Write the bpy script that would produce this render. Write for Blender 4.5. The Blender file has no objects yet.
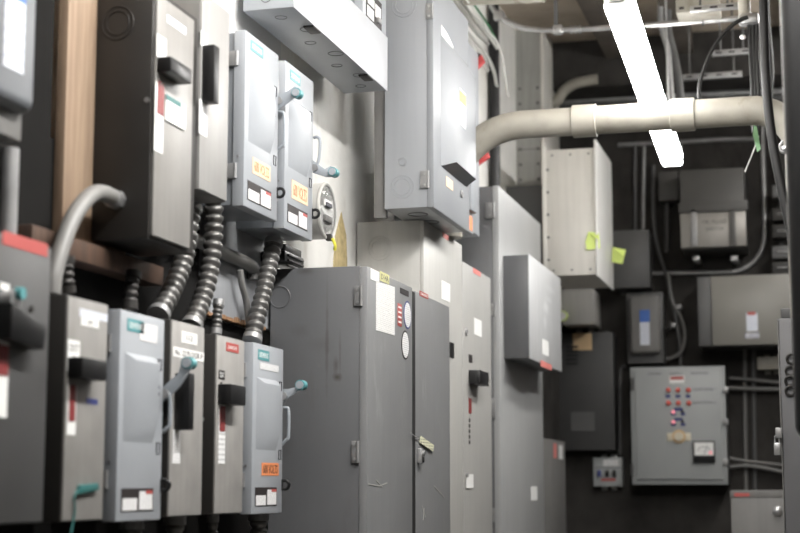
import bpy, bmesh, math, random
from mathutils import Vector, Matrix
random.seed(7)
SC = bpy.context.scene
COL = SC.collection
# ------------------------------------------------------------------ camera calibration
F = 1550.0                       # focal length in pixels of the 800x533 frame
EYE = 1.45                       # eye height
PIT = math.atan((485 - 266.5) / F)
YAW = math.atan(425 * math.cos(PIT) / F)
CP, SP, CY, SY = math.cos(PIT), math.sin(PIT), math.cos(YAW), math.sin(YAW)
RIGHT = Vector((CY, SY, 0)); FWD = Vector((-SY * CP, CY * CP, SP)); UP = Vector((SY * SP, -CY * SP, CP))
O = Vector((0, 0, EYE))
def ray(x, y): return RIGHT * ((x - 400) / F) + UP * ((266.5 - y) / F) + FWD
def onX(x, y, X): d = ray(x, y); return O + d * (X / d.x)
def onY(x, y, Y): d = ray(x, y); return O + d * (Y / d.y)
def zat(X, Y, y):
    h = -SY * X + CY * Y; k = (266.5 - y) / F
    return EYE + h * (k * CP + SP) / (CP - k * SP)
def yat(X, Z, x):
    kx = (x - 400) / F; dz = Z - EYE
    return (kx * (-SY * X * CP + dz * SP) - X * CY) / (SY - kx * CY * CP)

# ------------------------------------------------------------------ materials
def lin(c):
    return tuple(((v / 255) / 12.92 if v / 255 <= .04045 else ((v / 255 + .055) / 1.055) ** 2.4) for v in c) + (1,)
MATS = {}
def new_mat(name):
    m = bpy.data.materials.new(name); m.use_nodes = True
    return m, m.node_tree.nodes, m.node_tree.links, m.node_tree.nodes['Principled BSDF']
def paint(name, rgb, rough=.45, metal=0.0, var=.12, scale=3.0, bump=.03, streak=0.0, dirt=None, dirt_amt=.0, spec=.5):
    """painted / bare surface with soft large-scale tonal variation, vertical streaks and dirt marks"""
    if name in MATS: return MATS[name]
    m, N, L, P = new_mat(name)
    tc = N.new('ShaderNodeTexCoord')
    n1 = N.new('ShaderNodeTexNoise'); n1.inputs['Scale'].default_value = scale; n1.inputs['Detail'].default_value = 5
    L.new(tc.outputs['Object'], n1.inputs['Vector'])
    mp = N.new('ShaderNodeMapping'); mp.inputs['Scale'].default_value = (14, 14, .8)
    L.new(tc.outputs['Object'], mp.inputs['Vector'])
    n2 = N.new('ShaderNodeTexNoise'); n2.inputs['Scale'].default_value = 2.0; n2.inputs['Detail'].default_value = 4
    L.new(mp.outputs['Vector'], n2.inputs['Vector'])
    c = lin(rgb)
    r = N.new('ShaderNodeValToRGB')
    r.color_ramp.elements[0].position = .3; r.color_ramp.elements[1].position = .7
    r.color_ramp.elements[0].color = tuple(v * (1 - var) for v in c[:3]) + (1,)
    r.color_ramp.elements[1].color = tuple(min(1, v * (1 + var)) for v in c[:3]) + (1,)
    L.new(n1.outputs['Fac'], r.inputs['Fac'])
    out = r.outputs['Color']
    if streak > 0:
        mx = N.new('ShaderNodeMix'); mx.data_type = 'RGBA'; mx.blend_type = 'MULTIPLY'
        mx.inputs['Factor'].default_value = 1
        rr = N.new('ShaderNodeValToRGB'); rr.color_ramp.elements[0].position = .3; rr.color_ramp.elements[1].position = .6
        rr.color_ramp.elements[0].color = (1 - streak,) * 3 + (1,); rr.color_ramp.elements[1].color = (1, 1, 1, 1)
        L.new(n2.outputs['Fac'], rr.inputs['Fac']); L.new(out, mx.inputs['A']); L.new(rr.outputs['Color'], mx.inputs['B'])
        out = mx.outputs['Result']
    if dirt_amt > 0:
        n3 = N.new('ShaderNodeTexNoise'); n3.inputs['Scale'].default_value = 5; n3.inputs['Detail'].default_value = 8
        n3.inputs['Roughness'].default_value = .7
        mp3 = N.new('ShaderNodeMapping'); mp3.inputs['Scale'].default_value = (1.6, 1.6, .5); mp3.inputs['Location'].default_value = (3.1, 1.7, .4)
        L.new(tc.outputs['Object'], mp3.inputs['Vector']); L.new(mp3.outputs['Vector'], n3.inputs['Vector'])
        r3 = N.new('ShaderNodeValToRGB'); r3.color_ramp.elements[0].position = .56; r3.color_ramp.elements[1].position = .72
        r3.color_ramp.elements[0].color = (0, 0, 0, 1); r3.color_ramp.elements[1].color = (dirt_amt,) * 3 + (1,)
        L.new(n3.outputs['Fac'], r3.inputs['Fac'])
        mx = N.new('ShaderNodeMix'); mx.data_type = 'RGBA'; L.new(r3.outputs['Color'], mx.inputs['Factor'])
        L.new(out, mx.inputs['A']); mx.inputs['B'].default_value = lin(dirt or (60, 52, 44)); out = mx.outputs['Result']
    L.new(out, P.inputs['Base Color'])
    P.inputs['Roughness'].default_value = rough; P.inputs['Metallic'].default_value = metal
    P.inputs['Specular IOR Level'].default_value = spec
    if bump:
        n4 = N.new('ShaderNodeTexNoise'); n4.inputs['Scale'].default_value = 60 if bump < .2 else 12; n4.inputs['Detail'].default_value = 6
        L.new(tc.outputs['Object'], n4.inputs['Vector'])
        b = N.new('ShaderNodeBump'); b.inputs['Strength'].default_value = bump; b.inputs['Distance'].default_value = .01
        L.new(n4.outputs['Fac'], b.inputs['Height']); L.new(b.outputs['Normal'], P.inputs['Normal'])
    MATS[name] = m
    return m
def add_stains(m, spots, rgb):
    """soft grease marks at given places (object space): (centre, half sizes, strength)"""
    N, L = m.node_tree.nodes, m.node_tree.links; P = N['Principled BSDF']
    tc = N.new('ShaderNodeTexCoord'); src = P.inputs['Base Color'].links[0].from_socket
    nz = N.new('ShaderNodeTexNoise'); nz.inputs['Scale'].default_value = 16; nz.inputs['Detail'].default_value = 6
    L.new(tc.outputs['Object'], nz.inputs['Vector'])
    for c, s, k in spots:
        sub = N.new('ShaderNodeVectorMath'); sub.operation = 'SUBTRACT'; L.new(tc.outputs['Object'], sub.inputs[0]); sub.inputs[1].default_value = c
        ml = N.new('ShaderNodeVectorMath'); ml.operation = 'MULTIPLY'; L.new(sub.outputs[0], ml.inputs[0]); ml.inputs[1].default_value = [1 / v for v in s]
        ln = N.new('ShaderNodeVectorMath'); ln.operation = 'LENGTH'; L.new(ml.outputs[0], ln.inputs[0])
        ad = N.new('ShaderNodeMath'); ad.operation = 'ADD'; L.new(ln.outputs['Value'], ad.inputs[0])
        nn = N.new('ShaderNodeMath'); nn.operation = 'MULTIPLY_ADD'; L.new(nz.outputs['Fac'], nn.inputs[0]); nn.inputs[1].default_value = 1.6; nn.inputs[2].default_value = -.8
        L.new(nn.outputs[0], ad.inputs[1])
        mr = N.new('ShaderNodeMapRange'); mr.inputs['From Min'].default_value = .1; mr.inputs['From Max'].default_value = 1.1
        mr.inputs['To Min'].default_value = k; mr.inputs['To Max'].default_value = 0; L.new(ad.outputs[0], mr.inputs['Value'])
        mx = N.new('ShaderNodeMix'); mx.data_type = 'RGBA'; L.new(mr.outputs[0], mx.inputs['Factor']); L.new(src, mx.inputs['A']); mx.inputs['B'].default_value = lin(rgb)
        src = mx.outputs['Result']
    L.new(src, P.inputs['Base Color'])
def printed(name, base, ink, lines=14, amt=.7):
    """paper with rows of illegible print"""
    if name in MATS: return MATS[name]
    m, N, L, P = new_mat(name)
    tc = N.new('ShaderNodeTexCoord')
    sx = N.new('ShaderNodeSeparateXYZ'); L.new(tc.outputs['Generated'], sx.inputs[0])
    mul = N.new('ShaderNodeMath'); mul.operation = 'MULTIPLY'; mul.inputs[1].default_value = lines; L.new(sx.outputs['Z'], mul.inputs[0])
    fr = N.new('ShaderNodeMath'); fr.operation = 'FRACT'; L.new(mul.outputs[0], fr.inputs[0])
    gt = N.new('ShaderNodeMath'); gt.operation = 'GREATER_THAN'; gt.inputs[1].default_value = .6; L.new(fr.outputs[0], gt.inputs[0])
    mp = N.new('ShaderNodeMapping'); mp.inputs['Scale'].default_value = (26, 26, lines); L.new(tc.outputs['Generated'], mp.inputs['Vector'])
    n = N.new('ShaderNodeTexNoise'); n.inputs['Scale'].default_value = 1; L.new(mp.outputs['Vector'], n.inputs['Vector'])
    g2 = N.new('ShaderNodeMath'); g2.operation = 'GREATER_THAN'; g2.inputs[1].default_value = .47; L.new(n.outputs['Fac'], g2.inputs[0])
    ml = N.new('ShaderNodeMath'); ml.operation = 'MULTIPLY'; L.new(gt.outputs[0], ml.inputs[0]); L.new(g2.outputs[0], ml.inputs[1])
    m2 = N.new('ShaderNodeMath'); m2.operation = 'MULTIPLY'; m2.inputs[1].default_value = amt; L.new(ml.outputs[0], m2.inputs[0])
    mx = N.new('ShaderNodeMix'); mx.data_type = 'RGBA'; L.new(m2.outputs[0], mx.inputs['Factor'])
    mx.inputs['A'].default_value = lin(base); mx.inputs['B'].default_value = lin(ink); L.new(mx.outputs['Result'], P.inputs['Base Color'])
    P.inputs['Roughness'].default_value = .6
    MATS[name] = m; return m
def glow(name, rgb, strength):
    if name in MATS: return MATS[name]
    m, N, L, P = new_mat(name)
    P.inputs['Base Color'].default_value = lin(rgb); P.inputs['Emission Color'].default_value = lin(rgb)
    P.inputs['Emission Strength'].default_value = strength
    MATS[name] = m; return m
def wood(name, a, b):
    m, N, L, P = new_mat(name)
    tc = N.new('ShaderNodeTexCoord'); mp = N.new('ShaderNodeMapping'); mp.inputs['Scale'].default_value = (20, 20, 2.0)
    L.new(tc.outputs['Object'], mp.inputs['Vector'])
    n = N.new('ShaderNodeTexNoise'); n.inputs['Scale'].default_value = 1.3; n.inputs['Detail'].default_value = 7; L.new(mp.outputs['Vector'], n.inputs['Vector'])
    r = N.new('ShaderNodeValToRGB'); r.color_ramp.elements[0].position = .3; r.color_ramp.elements[1].position = .7
    r.color_ramp.elements[0].color = lin(a); r.color_ramp.elements[1].color = lin(b)
    L.new(n.outputs['Fac'], r.inputs['Fac']); L.new(r.outputs['Color'], P.inputs['Base Color']); P.inputs['Roughness'].default_value = .75
    MATS[name] = m; return m
def wire_glass(name):
    """clear cover glass: see-through with a faint mirror reflection"""
    m, N, L, P = new_mat(name); N.remove(P)
    tr = N.new('ShaderNodeBsdfTransparent'); gl = N.new('ShaderNodeBsdfGlossy'); gl.inputs['Roughness'].default_value = .05
    fr = N.new('ShaderNodeFresnel'); fr.inputs['IOR'].default_value = 1.12
    mx = N.new('ShaderNodeMixShader'); L.new(fr.outputs[0], mx.inputs[0]); L.new(tr.outputs[0], mx.inputs[1]); L.new(gl.outputs[0], mx.inputs[2])
    L.new(mx.outputs[0], N['Material Output'].inputs['Surface'])
    MATS[name] = m; return m

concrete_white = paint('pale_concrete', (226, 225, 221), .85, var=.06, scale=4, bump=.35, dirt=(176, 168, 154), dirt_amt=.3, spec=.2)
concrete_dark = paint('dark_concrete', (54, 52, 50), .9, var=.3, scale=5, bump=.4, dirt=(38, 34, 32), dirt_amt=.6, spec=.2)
concrete_ceiling = paint('ceiling_concrete', (158, 147, 134), .9, var=.22, scale=2.5, bump=.4, dirt=(80, 72, 64), dirt_amt=.5, spec=.2)
concrete_floor = paint('floor_concrete', (96, 94, 90), .6, var=.2, scale=2)
column_paint = paint('column_grey', (160, 160, 155), .6, var=.1, scale=3, streak=.15)
flange_paint = paint('column_flange_pale', (214, 211, 204), .6, var=.08)
grey61 = paint('cabinet_grey', (122, 123, 125), .42, var=.07, scale=2, streak=.03, dirt=(66, 60, 52), dirt_amt=.35)
grey_front = paint('cabinet_front_grey', (119, 120, 121), .38, var=.06, scale=2.5, streak=.05, dirt=(178, 178, 178), dirt_amt=.25)
pale_front = paint('pale_cabinet_grey', (172, 171, 167), .45, var=.05, scale=2, streak=.08)
blue_grey = paint('blue_grey_enamel', (154, 158, 163), .38, var=.05, scale=4)
blue_grey_dark = paint('blue_grey_enamel_body', (122, 126, 131), .42, var=.06, scale=4)
switch_grey = paint('large_switch_grey', (152, 155, 159), .36, var=.04, scale=2, streak=.04)
zinc = paint('brushed_zinc_front', (150, 148, 145), .42, .0, var=.1, scale=9, streak=.12)
soot = paint('dark_grey_enamel', (36, 34, 32), .55, var=.18, scale=6)
mid_grey = paint('mid_grey_enamel', (84, 84, 84), .45, var=.08, scale=5)
old_grey = paint('aged_grey_enamel', (110, 109, 107), .5, var=.1, scale=5, streak=.1)
black = paint('black_plastic', (20, 20, 21), .4, var=.1, bump=0)
black_rub = paint('black_rubber', (16, 16, 16), .6, var=.1, bump=0)
white_paper = paint('white_paper', (226, 226, 224), .6, var=.03, bump=0)
print_paper = printed('printed_paper', (226, 226, 224), (120, 120, 124), 26, .4)
print_small = printed('printed_label', (222, 222, 222), (80, 80, 88), 12, .5)
print_blue = printed('blue_printed_label', (206, 210, 218), (96, 108, 160), 14, .4)
blue_label = paint('blue_label', (64, 104, 178), .5, bump=0)
blue_tag = paint('navy_engraved_tag', (58, 66, 122), .5, bump=0)
red = paint('red_label', (172, 80, 76), .5, bump=0)
red_window = paint('maroon_window', (122, 46, 46), .5, bump=0)
red_faded = paint('faded_red_label', (206, 122, 116), .55, bump=0)
red_handle = paint('red_lever', (172, 58, 58), .4, bump=0)
orange = paint('orange_label', (214, 132, 84), .55, bump=0)
faded_orange = paint('faded_orange_label', (232, 196, 160), .6, bump=0)
ink = paint('black_ink', (34, 28, 28), .6, bump=0)
grey_ink = paint('grey_ink', (74, 74, 80), .6, bump=0)
brown_ink = paint('brown_ink', (150, 92, 58), .6, bump=0)
teal = paint('teal_plastic', (84, 146, 150), .4, bump=0)
teal_tape = paint('teal_tape', (46, 100, 98), .5, bump=0)
yellow = paint('yellow_seal', (222, 214, 70), .5, bump=0)
lime = paint('fluorescent_lime_tape', (204, 222, 120), .5, bump=0)
green_wire = paint('green_wire', (40, 92, 58), .5, bump=0)
tan = paint('tan_card', (204, 176, 138), .7, bump=0)
steel = paint('galvanised_steel', (176, 176, 176), .35, .75, var=.2, scale=14)
steel_dull = paint('dull_steel', (150, 150, 150), .45, .55, var=.2, scale=10)
flex_steel = paint('flexible_steel', (104, 103, 101), .38, .55, var=.15, scale=12)
dark_flex = paint('dark_flexible_steel', (52, 50, 48), .5, .3, var=.15, scale=12)
liquid_grey = paint('grey_pvc_jacket', (116, 115, 113), .5, var=.05)
conduit_white = paint('painted_conduit', (152, 148, 138), .5, var=.16, scale=6, dirt=(112, 102, 86), dirt_amt=.75)
cable_white = paint('white_cable', (190, 190, 186), .5, bump=0)
dial_white = paint('dial_white', (224, 224, 222), .5, bump=0)
beige = paint('beige_switch_plate', (204, 196, 176), .45, bump=0)
lens_red = glow('red_pilot_lens', (200, 84, 72), .12)
lens_pink = glow('lit_pink_lens', (240, 140, 152), .6)
plank_wood = wood('plywood_tan', (116, 96, 79), (150, 129, 108))
ledger_wood = wood('ledger_brown', (58, 42, 33), (84, 62, 48))
raw_wood = wood('raw_plywood_edge', (120, 86, 58), (164, 126, 92))
backboard_paint = paint('black_board_and_shade', (14, 13, 12), .9, var=.25, scale=5, spec=.2)
board_white = paint('white_painted_board', (214, 214, 213), .6, var=.05, scale=3)
glass = wire_glass('meter_glass')
tube_white = glow('fluorescent_lens', (255, 253, 250), 42)
tube_near = glow('fluorescent_lens_near', (255, 253, 250), 168)  # stronger glow for the nearer fixture out of view
tube_added = glow('fluorescent_lens_added', (255, 253, 250), 54)

# ------------------------------------------------------------------ mesh builder
class MB:
    def __init__(s): s.bm = bmesh.new()
    def _merge(s, t):
        me = bpy.data.meshes.new('t'); t.to_mesh(me); s.bm.from_mesh(me); bpy.data.meshes.remove(me); t.free()
    def box(s, x0, x1, y0, y1, z0, z1, bev=0.0, seg=2):
        t = bmesh.new(); bmesh.ops.create_cube(t, size=1)
        for v in t.verts:
            v.co = Vector(((x0 + x1) / 2 + v.co.x * (x1 - x0), (y0 + y1) / 2 + v.co.y * (y1 - y0), (z0 + z1) / 2 + v.co.z * (z1 - z0)))
        if bev > 0: bmesh.ops.bevel(t, geom=t.edges[:], offset=bev, segments=seg, affect='EDGES', profile=.5)
        s._merge(t); return s
    def prism(s, pts, ext, bev=0.0):
        t = bmesh.new(); vs = [t.verts.new(p) for p in pts]; f = t.faces.new(vs)
        r = bmesh.ops.extrude_face_region(t, geom=[f])
        bmesh.ops.translate(t, vec=Vector(ext), verts=[e for e in r['geom'] if isinstance(e, bmesh.types.BMVert)])
        bmesh.ops.recalc_face_normals(t, faces=t.faces[:])
        if bev > 0: bmesh.ops.bevel(t, geom=t.edges[:], offset=bev, segments=2, affect='EDGES', profile=.5)
        s._merge(t); return s
    def hull(s, a, b):
        """loft between two equal-length loops, closed at both ends"""
        t = bmesh.new(); A = [t.verts.new(p) for p in a]; B = [t.verts.new(p) for p in b]; n = len(A)
        for i in range(n): t.faces.new((A[i], A[(i + 1) % n], B[(i + 1) % n], B[i]))
        t.faces.new(A); t.faces.new(B)
        bmesh.ops.recalc_face_normals(t, faces=t.faces[:]); s._merge(t); return s
    def tube(s, pts, r, seg=14, closed=False):
        pts = [Vector(p) for p in pts]; n = len(pts)
        rs = r if isinstance(r, (list, tuple)) else [r] * n
        t = bmesh.new(); rings = []
        prev = None
        for i, p in enumerate(pts):
            a = pts[(i - 1) % n] if (closed or i > 0) else p
            b = pts[(i + 1) % n] if (closed or i < n - 1) else p
            d = (b - a).normalized() if (b - a).length > 1e-9 else Vector((0, 0, 1))
            if prev is None:
                u = d.orthogonal().normalized()
            else:
                u = (prev - d * prev.dot(d))
                u = u.normalized() if u.length > 1e-6 else d.orthogonal().normalized()
            prev = u; w = d.cross(u)
            rings.append([t.verts.new(p + (u * math.cos(q) + w * math.sin(q)) * rs[i]) for q in (2 * math.pi * k / seg for k in range(seg))])
        for i in range(n if closed else n - 1):
            A, B = rings[i], rings[(i + 1) % n]
            for k in range(seg): t.faces.new((A[k], A[(k + 1) % seg], B[(k + 1) % seg], B[k]))
        if not closed: t.faces.new(rings[0]); t.faces.new(rings[-1])
        bmesh.ops.recalc_face_normals(t, faces=t.faces[:]); s._merge(t); return s
    def cyl(s, a, b, r, seg=24, r2=None): return s.tube([a, b], [r, r if r2 is None else r2], seg)
    def ring(s, c, axis, r, minor, n=40, seg=6):
        c = Vector(c); ax = Vector(axis).normalized(); u = ax.orthogonal().normalized(); w = ax.cross(u)
        return s.tube([c + (u * math.cos(q) + w * math.sin(q)) * r for q in (2 * math.pi * k / n for k in range(n))], minor, seg, True)
    def ball(s, c, r, sc=(1, 1, 1)):
        t = bmesh.new(); bmesh.ops.create_uvsphere(t, u_segments=16, v_segments=10, radius=r)
        for v in t.verts: v.co = Vector(c) + Vector((v.co.x * sc[0], v.co.y * sc[1], v.co.z * sc[2]))
        s._merge(t); return s
    def build(s, name, mat, parent=None, label=None):
        me = bpy.data.meshes.new(name); s.bm.to_mesh(me); s.bm.free()
        return place(me, name, mat, parent, label)
def top_loc(p):
    v = Vector((0, 0, 0))
    while p is not None: v = v + p.location; p = p.parent
    return v
def place(me, name, mat, parent=None, label=None):
    if parent is not None: me.transform(Matrix.Translation(-top_loc(parent)))
    o = None
    if parent is None:
        # single-mesh thing: origin at the middle of its base
        xs = [v.co.x for v in me.vertices]; ys = [v.co.y for v in me.vertices]; zs = [v.co.z for v in me.vertices]
        c = Vector(((min(xs) + max(xs)) / 2, (min(ys) + max(ys)) / 2, min(zs)))
        me.transform(Matrix.Translation(-c))
    me.materials.clear(); me.materials.append(mat)
    for p in me.polygons: p.use_smooth = True
    me.set_sharp_from_angle(angle=math.radians(35))
    o = bpy.data.objects.new(name, me); COL.objects.link(o)
    if parent is None: o.location = c
    else: o.parent = parent
    if label: o['label'] = label
    return o
def thing(name, label, cat, loc, group=None):
    o = bpy.data.objects.new(name, None); o.empty_display_size = .05; COL.objects.link(o); o.location = loc
    o['label'] = label; o['category'] = cat
    if group: o['group'] = group
    return o
def tag(o, label, cat, group=None):
    o['label'] = label; o['category'] = cat
    if group: o['group'] = group
    return o
def struct(o): o['kind'] = 'structure'; return o
def spline(pts, n=10):
    pts = [Vector(p) for p in pts]; out = []
    P = [pts[0] * 2 - pts[1]] + pts + [pts[-1] * 2 - pts[-2]]
    for i in range(1, len(P) - 2):
        a, b, c, d = P[i - 1], P[i], P[i + 1], P[i + 2]
        for k in range(n):
            t = k / n
            out.append(.5 * ((2 * b) + (c - a) * t + (2 * a - 5 * b + 4 * c - d) * t * t + (3 * b - a - 3 * c + d) * t ** 3))
    out.append(pts[-1]); return out
def resample(pts, step):
    out = [pts[0]]; acc = 0
    for a, b in zip(pts[:-1], pts[1:]):
        L = (b - a).length; 
        if L < 1e-9: continue
        pos = step - acc
        while pos <= L: out.append(a + (b - a) * (pos / L)); pos += step
        acc = (acc + L) % step
    return out
def flex(pts, r, pitch=.016):
    """interlocked flexible conduit: rounded ridges along a smooth path"""
    base = resample(spline(pts, 16), pitch / 6)
    prof = [.74, .93, 1.0, 1.0, .94, .78]
    m = MB(); m.tube(base, [r * prof[i % 6] for i in range(len(base))], 16); return m
def text(s, origin, right, up, w, h, mat, parent, name='lettering'):
    """flat raised lettering that fills a w x h field whose lower left corner is origin"""
    cu = bpy.data.curves.new('txt', 'FONT'); cu.body = s; cu.resolution_u = 2
    ob = bpy.data.objects.new('txt', cu); COL.objects.link(ob)
    dg = bpy.context.evaluated_depsgraph_get(); dg.update()
    me = bpy.data.meshes.new_from_object(ob.evaluated_get(dg)); bpy.data.objects.remove(ob); bpy.data.curves.remove(cu)
    xs = [v.co.x for v in me.vertices]; ys = [v.co.y for v in me.vertices]
    x0, x1, y0, y1 = min(xs), max(xs), min(ys), max(ys)
    R, U = Vector(right).normalized(), Vector(up).normalized(); Nn = R.cross(U)
    for v in me.vertices:
        v.co = Vector(origin) + R * ((v.co.x - x0) / (x1 - x0) * w) + U * ((v.co.y - y0) / (y1 - y0) * h)
    bm = bmesh.new(); bm.from_mesh(me)
    r = bmesh.ops.extrude_face_region(bm, geom=bm.faces[:])
    bmesh.ops.translate(bm, vec=Nn * .0006, verts=[e for e in r['geom'] if isinstance(e, bmesh.types.BMVert)])
    bmesh.ops.recalc_face_normals(bm, faces=bm.faces[:]); bm.to_mesh(me); bm.free()
    return place(me, name, mat, parent)

# ------------------------------------------------------------------ measured boxes and marks
class Bx: pass
def gbox(xf, xn, xfar, yt, yb=None, back=None, z0=None, z1=None):
    """box whose aisle face lies in the plane x = xf; near top corner seen at (xn, yt), far edge at xfar"""
    b = Bx(); p = onX(xn, yt, xf); b.xf = xf; b.y0 = p.y; b.z1 = p.z if z1 is None else z1
    b.z0 = zat(xf, b.y0, yb) if yb is not None else z0
    b.y1 = yat(xf, b.z1, xfar); b.xb = back
    return b
def uv(b, u0, v0, u1, v1):
    w, h = b.y1 - b.y0, b.z1 - b.z0
    return b.y0 + u0 * w, b.y0 + u1 * w, b.z1 - v1 * h, b.z1 - v0 * h
def markX(X, x0, yt, x1, yb, mat, parent, name='label', t=.0015, lab=None):
    """thin sticker on an aisle-facing surface; y values read at its near edge"""
    p = onX(x0, yt, X); q = onX(x0, yb, X); y0 = (p.y + q.y) / 2; y1 = yat(X, (p.z + q.z) / 2, x1)
    o = MB().box(X - .0005, X + t, y0, y1, q.z, p.z).build(name, mat, parent, lab)
    o_r = Bx(); o_r.y0, o_r.y1, o_r.z0, o_r.z1, o_r.X, o_r.o = y0, y1, q.z, p.z, X + t, o
    return o_r
def markY(Y, x0, yt, x1, yb, mat, parent, name='label', t=.0015, lab=None):
    p = onY(x0, yt, Y); q = onY(x1, yb, Y)
    o = MB().box(p.x, q.x, Y - t, Y + .0005, q.z, p.z).build(name, mat, parent, lab)
    r = Bx(); r.x0, r.x1, r.z0, r.z1, r.Y, r.o = p.x, q.x, q.z, p.z, Y - t, o
    return r
def uvmark(b, u0, v0, u1, v1, mat, parent, name='label', t=.0015, lab=None, X=None):
    y0, y1, z0, z1 = uv(b, u0, v0, u1, v1); X = b.xf if X is None else X
    o = MB().box(X - .0005, X + t, y0, y1, z0, z1).build(name, mat, parent, lab)
    r = Bx(); r.y0, r.y1, r.z0, r.z1, r.X, r.o = y0, y1, z0, z1, X + t, o
    return r
def txtX(s, r, mat, parent, mx=.08, mz=.18):
    w, h = r.y1 - r.y0, r.z1 - r.z0
    return text(s, (r.X, r.y0 + w * mx, r.z0 + h * mz), (0, 1, 0), (0, 0, 1), w * (1 - 2 * mx), h * (1 - 2 * mz), mat, parent)
def txtY(s, r, mat, parent, mx=.08, mz=.18):
    w, h = r.x1 - r.x0, r.z1 - r.z0
    return text(s, (r.x0 + w * mx, r.Y, r.z0 + h * mz), (1, 0, 0), (0, 0, 1), w * (1 - 2 * mx), h * (1 - 2 * mz), mat, parent)
def knockout(c, axis, r, parent, mat, rings=(1, .72)):
    m = MB()
    for k in rings: m.ring(c, axis, r * k, .0022)
    return m.build('knockout', mat, parent)
def hingeY(Y, x0, yt, x1, yb, parent):
    """butt hinge screwed to a camera-facing panel side"""
    p = onY(x0, yt, Y); q = onY(x1, yb, Y)
    m = MB().box(p.x, q.x, Y - .006, Y, q.z, p.z, .001)
    m.cyl((q.x, Y - .006, q.z), (q.x, Y - .006, p.z), .007, 12)
    o = m.build('hinge', steel_dull, parent)
    s = MB()
    for k in (.18, .82): s.cyl(((p.x + q.x) / 2, Y - .011, p.z + (q.z - p.z) * k), ((p.x + q.x) / 2, Y - .005, p.z + (q.z - p.z) * k), .006, 10)
    s.build('screw', steel, o)
    return o
def bar_handle(X, xb, xfr, xfar, yt, yb, parent, name='handle', mat=None):
    """solid black operating bar standing off a cover"""
    p = onX(xb, yt, X); Y0 = p.y; z1 = p.z; z0 = zat(X, Y0, yb)
    Xp = onY(xfr, (yt + yb) / 2, Y0).x; Y1 = yat(Xp, (z0 + z1) / 2, xfar)
    return MB().box(X - .002, Xp, Y0, max(Y1, Y0 + .03), z0, z1, .004).build(name, mat or black, parent)
# ================================================================== THE SETTING
rib_concrete = paint('rib_concrete', (82, 76, 70), .9, var=.2, scale=3, bump=.3, spec=.2)
CEIL = 5.12; BACK = 13.2; WL = -2.3
struct(MB().box(WL - .2, 1.4, -1.2, BACK + .2, -.2, 0).build('floor', concrete_floor))
struct(MB().box(WL - .2, 1.4, -1.2, BACK + .2, CEIL, CEIL + .2).build('ceiling', concrete_ceiling))
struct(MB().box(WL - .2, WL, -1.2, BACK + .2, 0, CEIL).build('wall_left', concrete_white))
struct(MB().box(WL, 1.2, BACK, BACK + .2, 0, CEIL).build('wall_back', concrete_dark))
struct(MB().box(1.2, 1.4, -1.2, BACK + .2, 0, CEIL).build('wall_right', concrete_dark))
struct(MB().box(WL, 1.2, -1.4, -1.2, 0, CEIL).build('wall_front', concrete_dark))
# cast beams under the ceiling
struct(MB().box(-2.31, 1.2, 12.5, 12.9, 4.72, CEIL + .01).build('trim_1', concrete_dark))
for i, x in enumerate((-1.55, -.98, -.1)):
    struct(MB().box(x - .07, x + .07, 8.4, 12.55, 4.95, CEIL + .01).build('trim_%d' % (i + 2), rib_concrete))

WB = WL + .0015
# ================================================================== BOARDS ON THE LEFT WALL
o = MB().box(WB, -2.27, 1.5, 6.1, 0, 2.085).box(WB, -2.27, 1.5, 4.24, 2.085, 3.6).box(WB, -2.271, 4.2, onX(206, 300, -2.24).y - .002, 2.08, 2.515).build('backboard', backboard_paint)  # dark boards; the tall left piece paints shaded wall black
tag(o, 'black plywood backboard behind the lower switches, its black also standing in for wall shade', 'board')
t = thing('plywood_backboard', 'white-painted plywood backboard behind the two blue-grey upper switches, with a frayed lower edge', 'board', (-2.27, 5.6, 2.08))
b1 = onX(281, 26, -2.24); YK = b1.y; ZK = b1.z
YKs = onX(206, 300, -2.24).y
MB().box(WB, -2.24, YKs, YK, 2.1, 2.52).build('lower_panel', paint('grey_board', (136, 138, 141), .6, var=.08, streak=.1), t, 'grey lower panel')  # lower panel in a greyer tone than the one above
m = MB().box(WB, -2.24, 4.75, YK, 2.52, ZK)
m.build('panel', board_white, t)
m = MB(); y = YKs + .01
while y < 6.08:
    w = random.uniform(.012, .03); d = random.uniform(.001, .008)
    m.box(-2.262, -2.239, y, y + w * .9, 2.095 - d, 2.101 + random.uniform(.0, .012)); y += w
m.build('frayed_edge', raw_wood, t, 'raw splintered plywood edge')
o = MB().box(-2.2695, -2.235, onX(60, 150, -2.25).y, 4.72, 2.215, 3.5, .002).build('plank', plank_wood)
tag(o, 'upright tan plywood plank left of the large dark upper disconnect', 'plank')
b = onX(60, 233, -2.19); b2 = onX(60, 255, -2.19)
o = MB().box(-2.27, -2.19, 4.0, onX(164, 270, -2.19).y, b2.z, b.z, .003).build('ledger_plank', ledger_wood)
tag(o, 'brown horizontal timber ledger under the large dark upper disconnect', 'plank')

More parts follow.
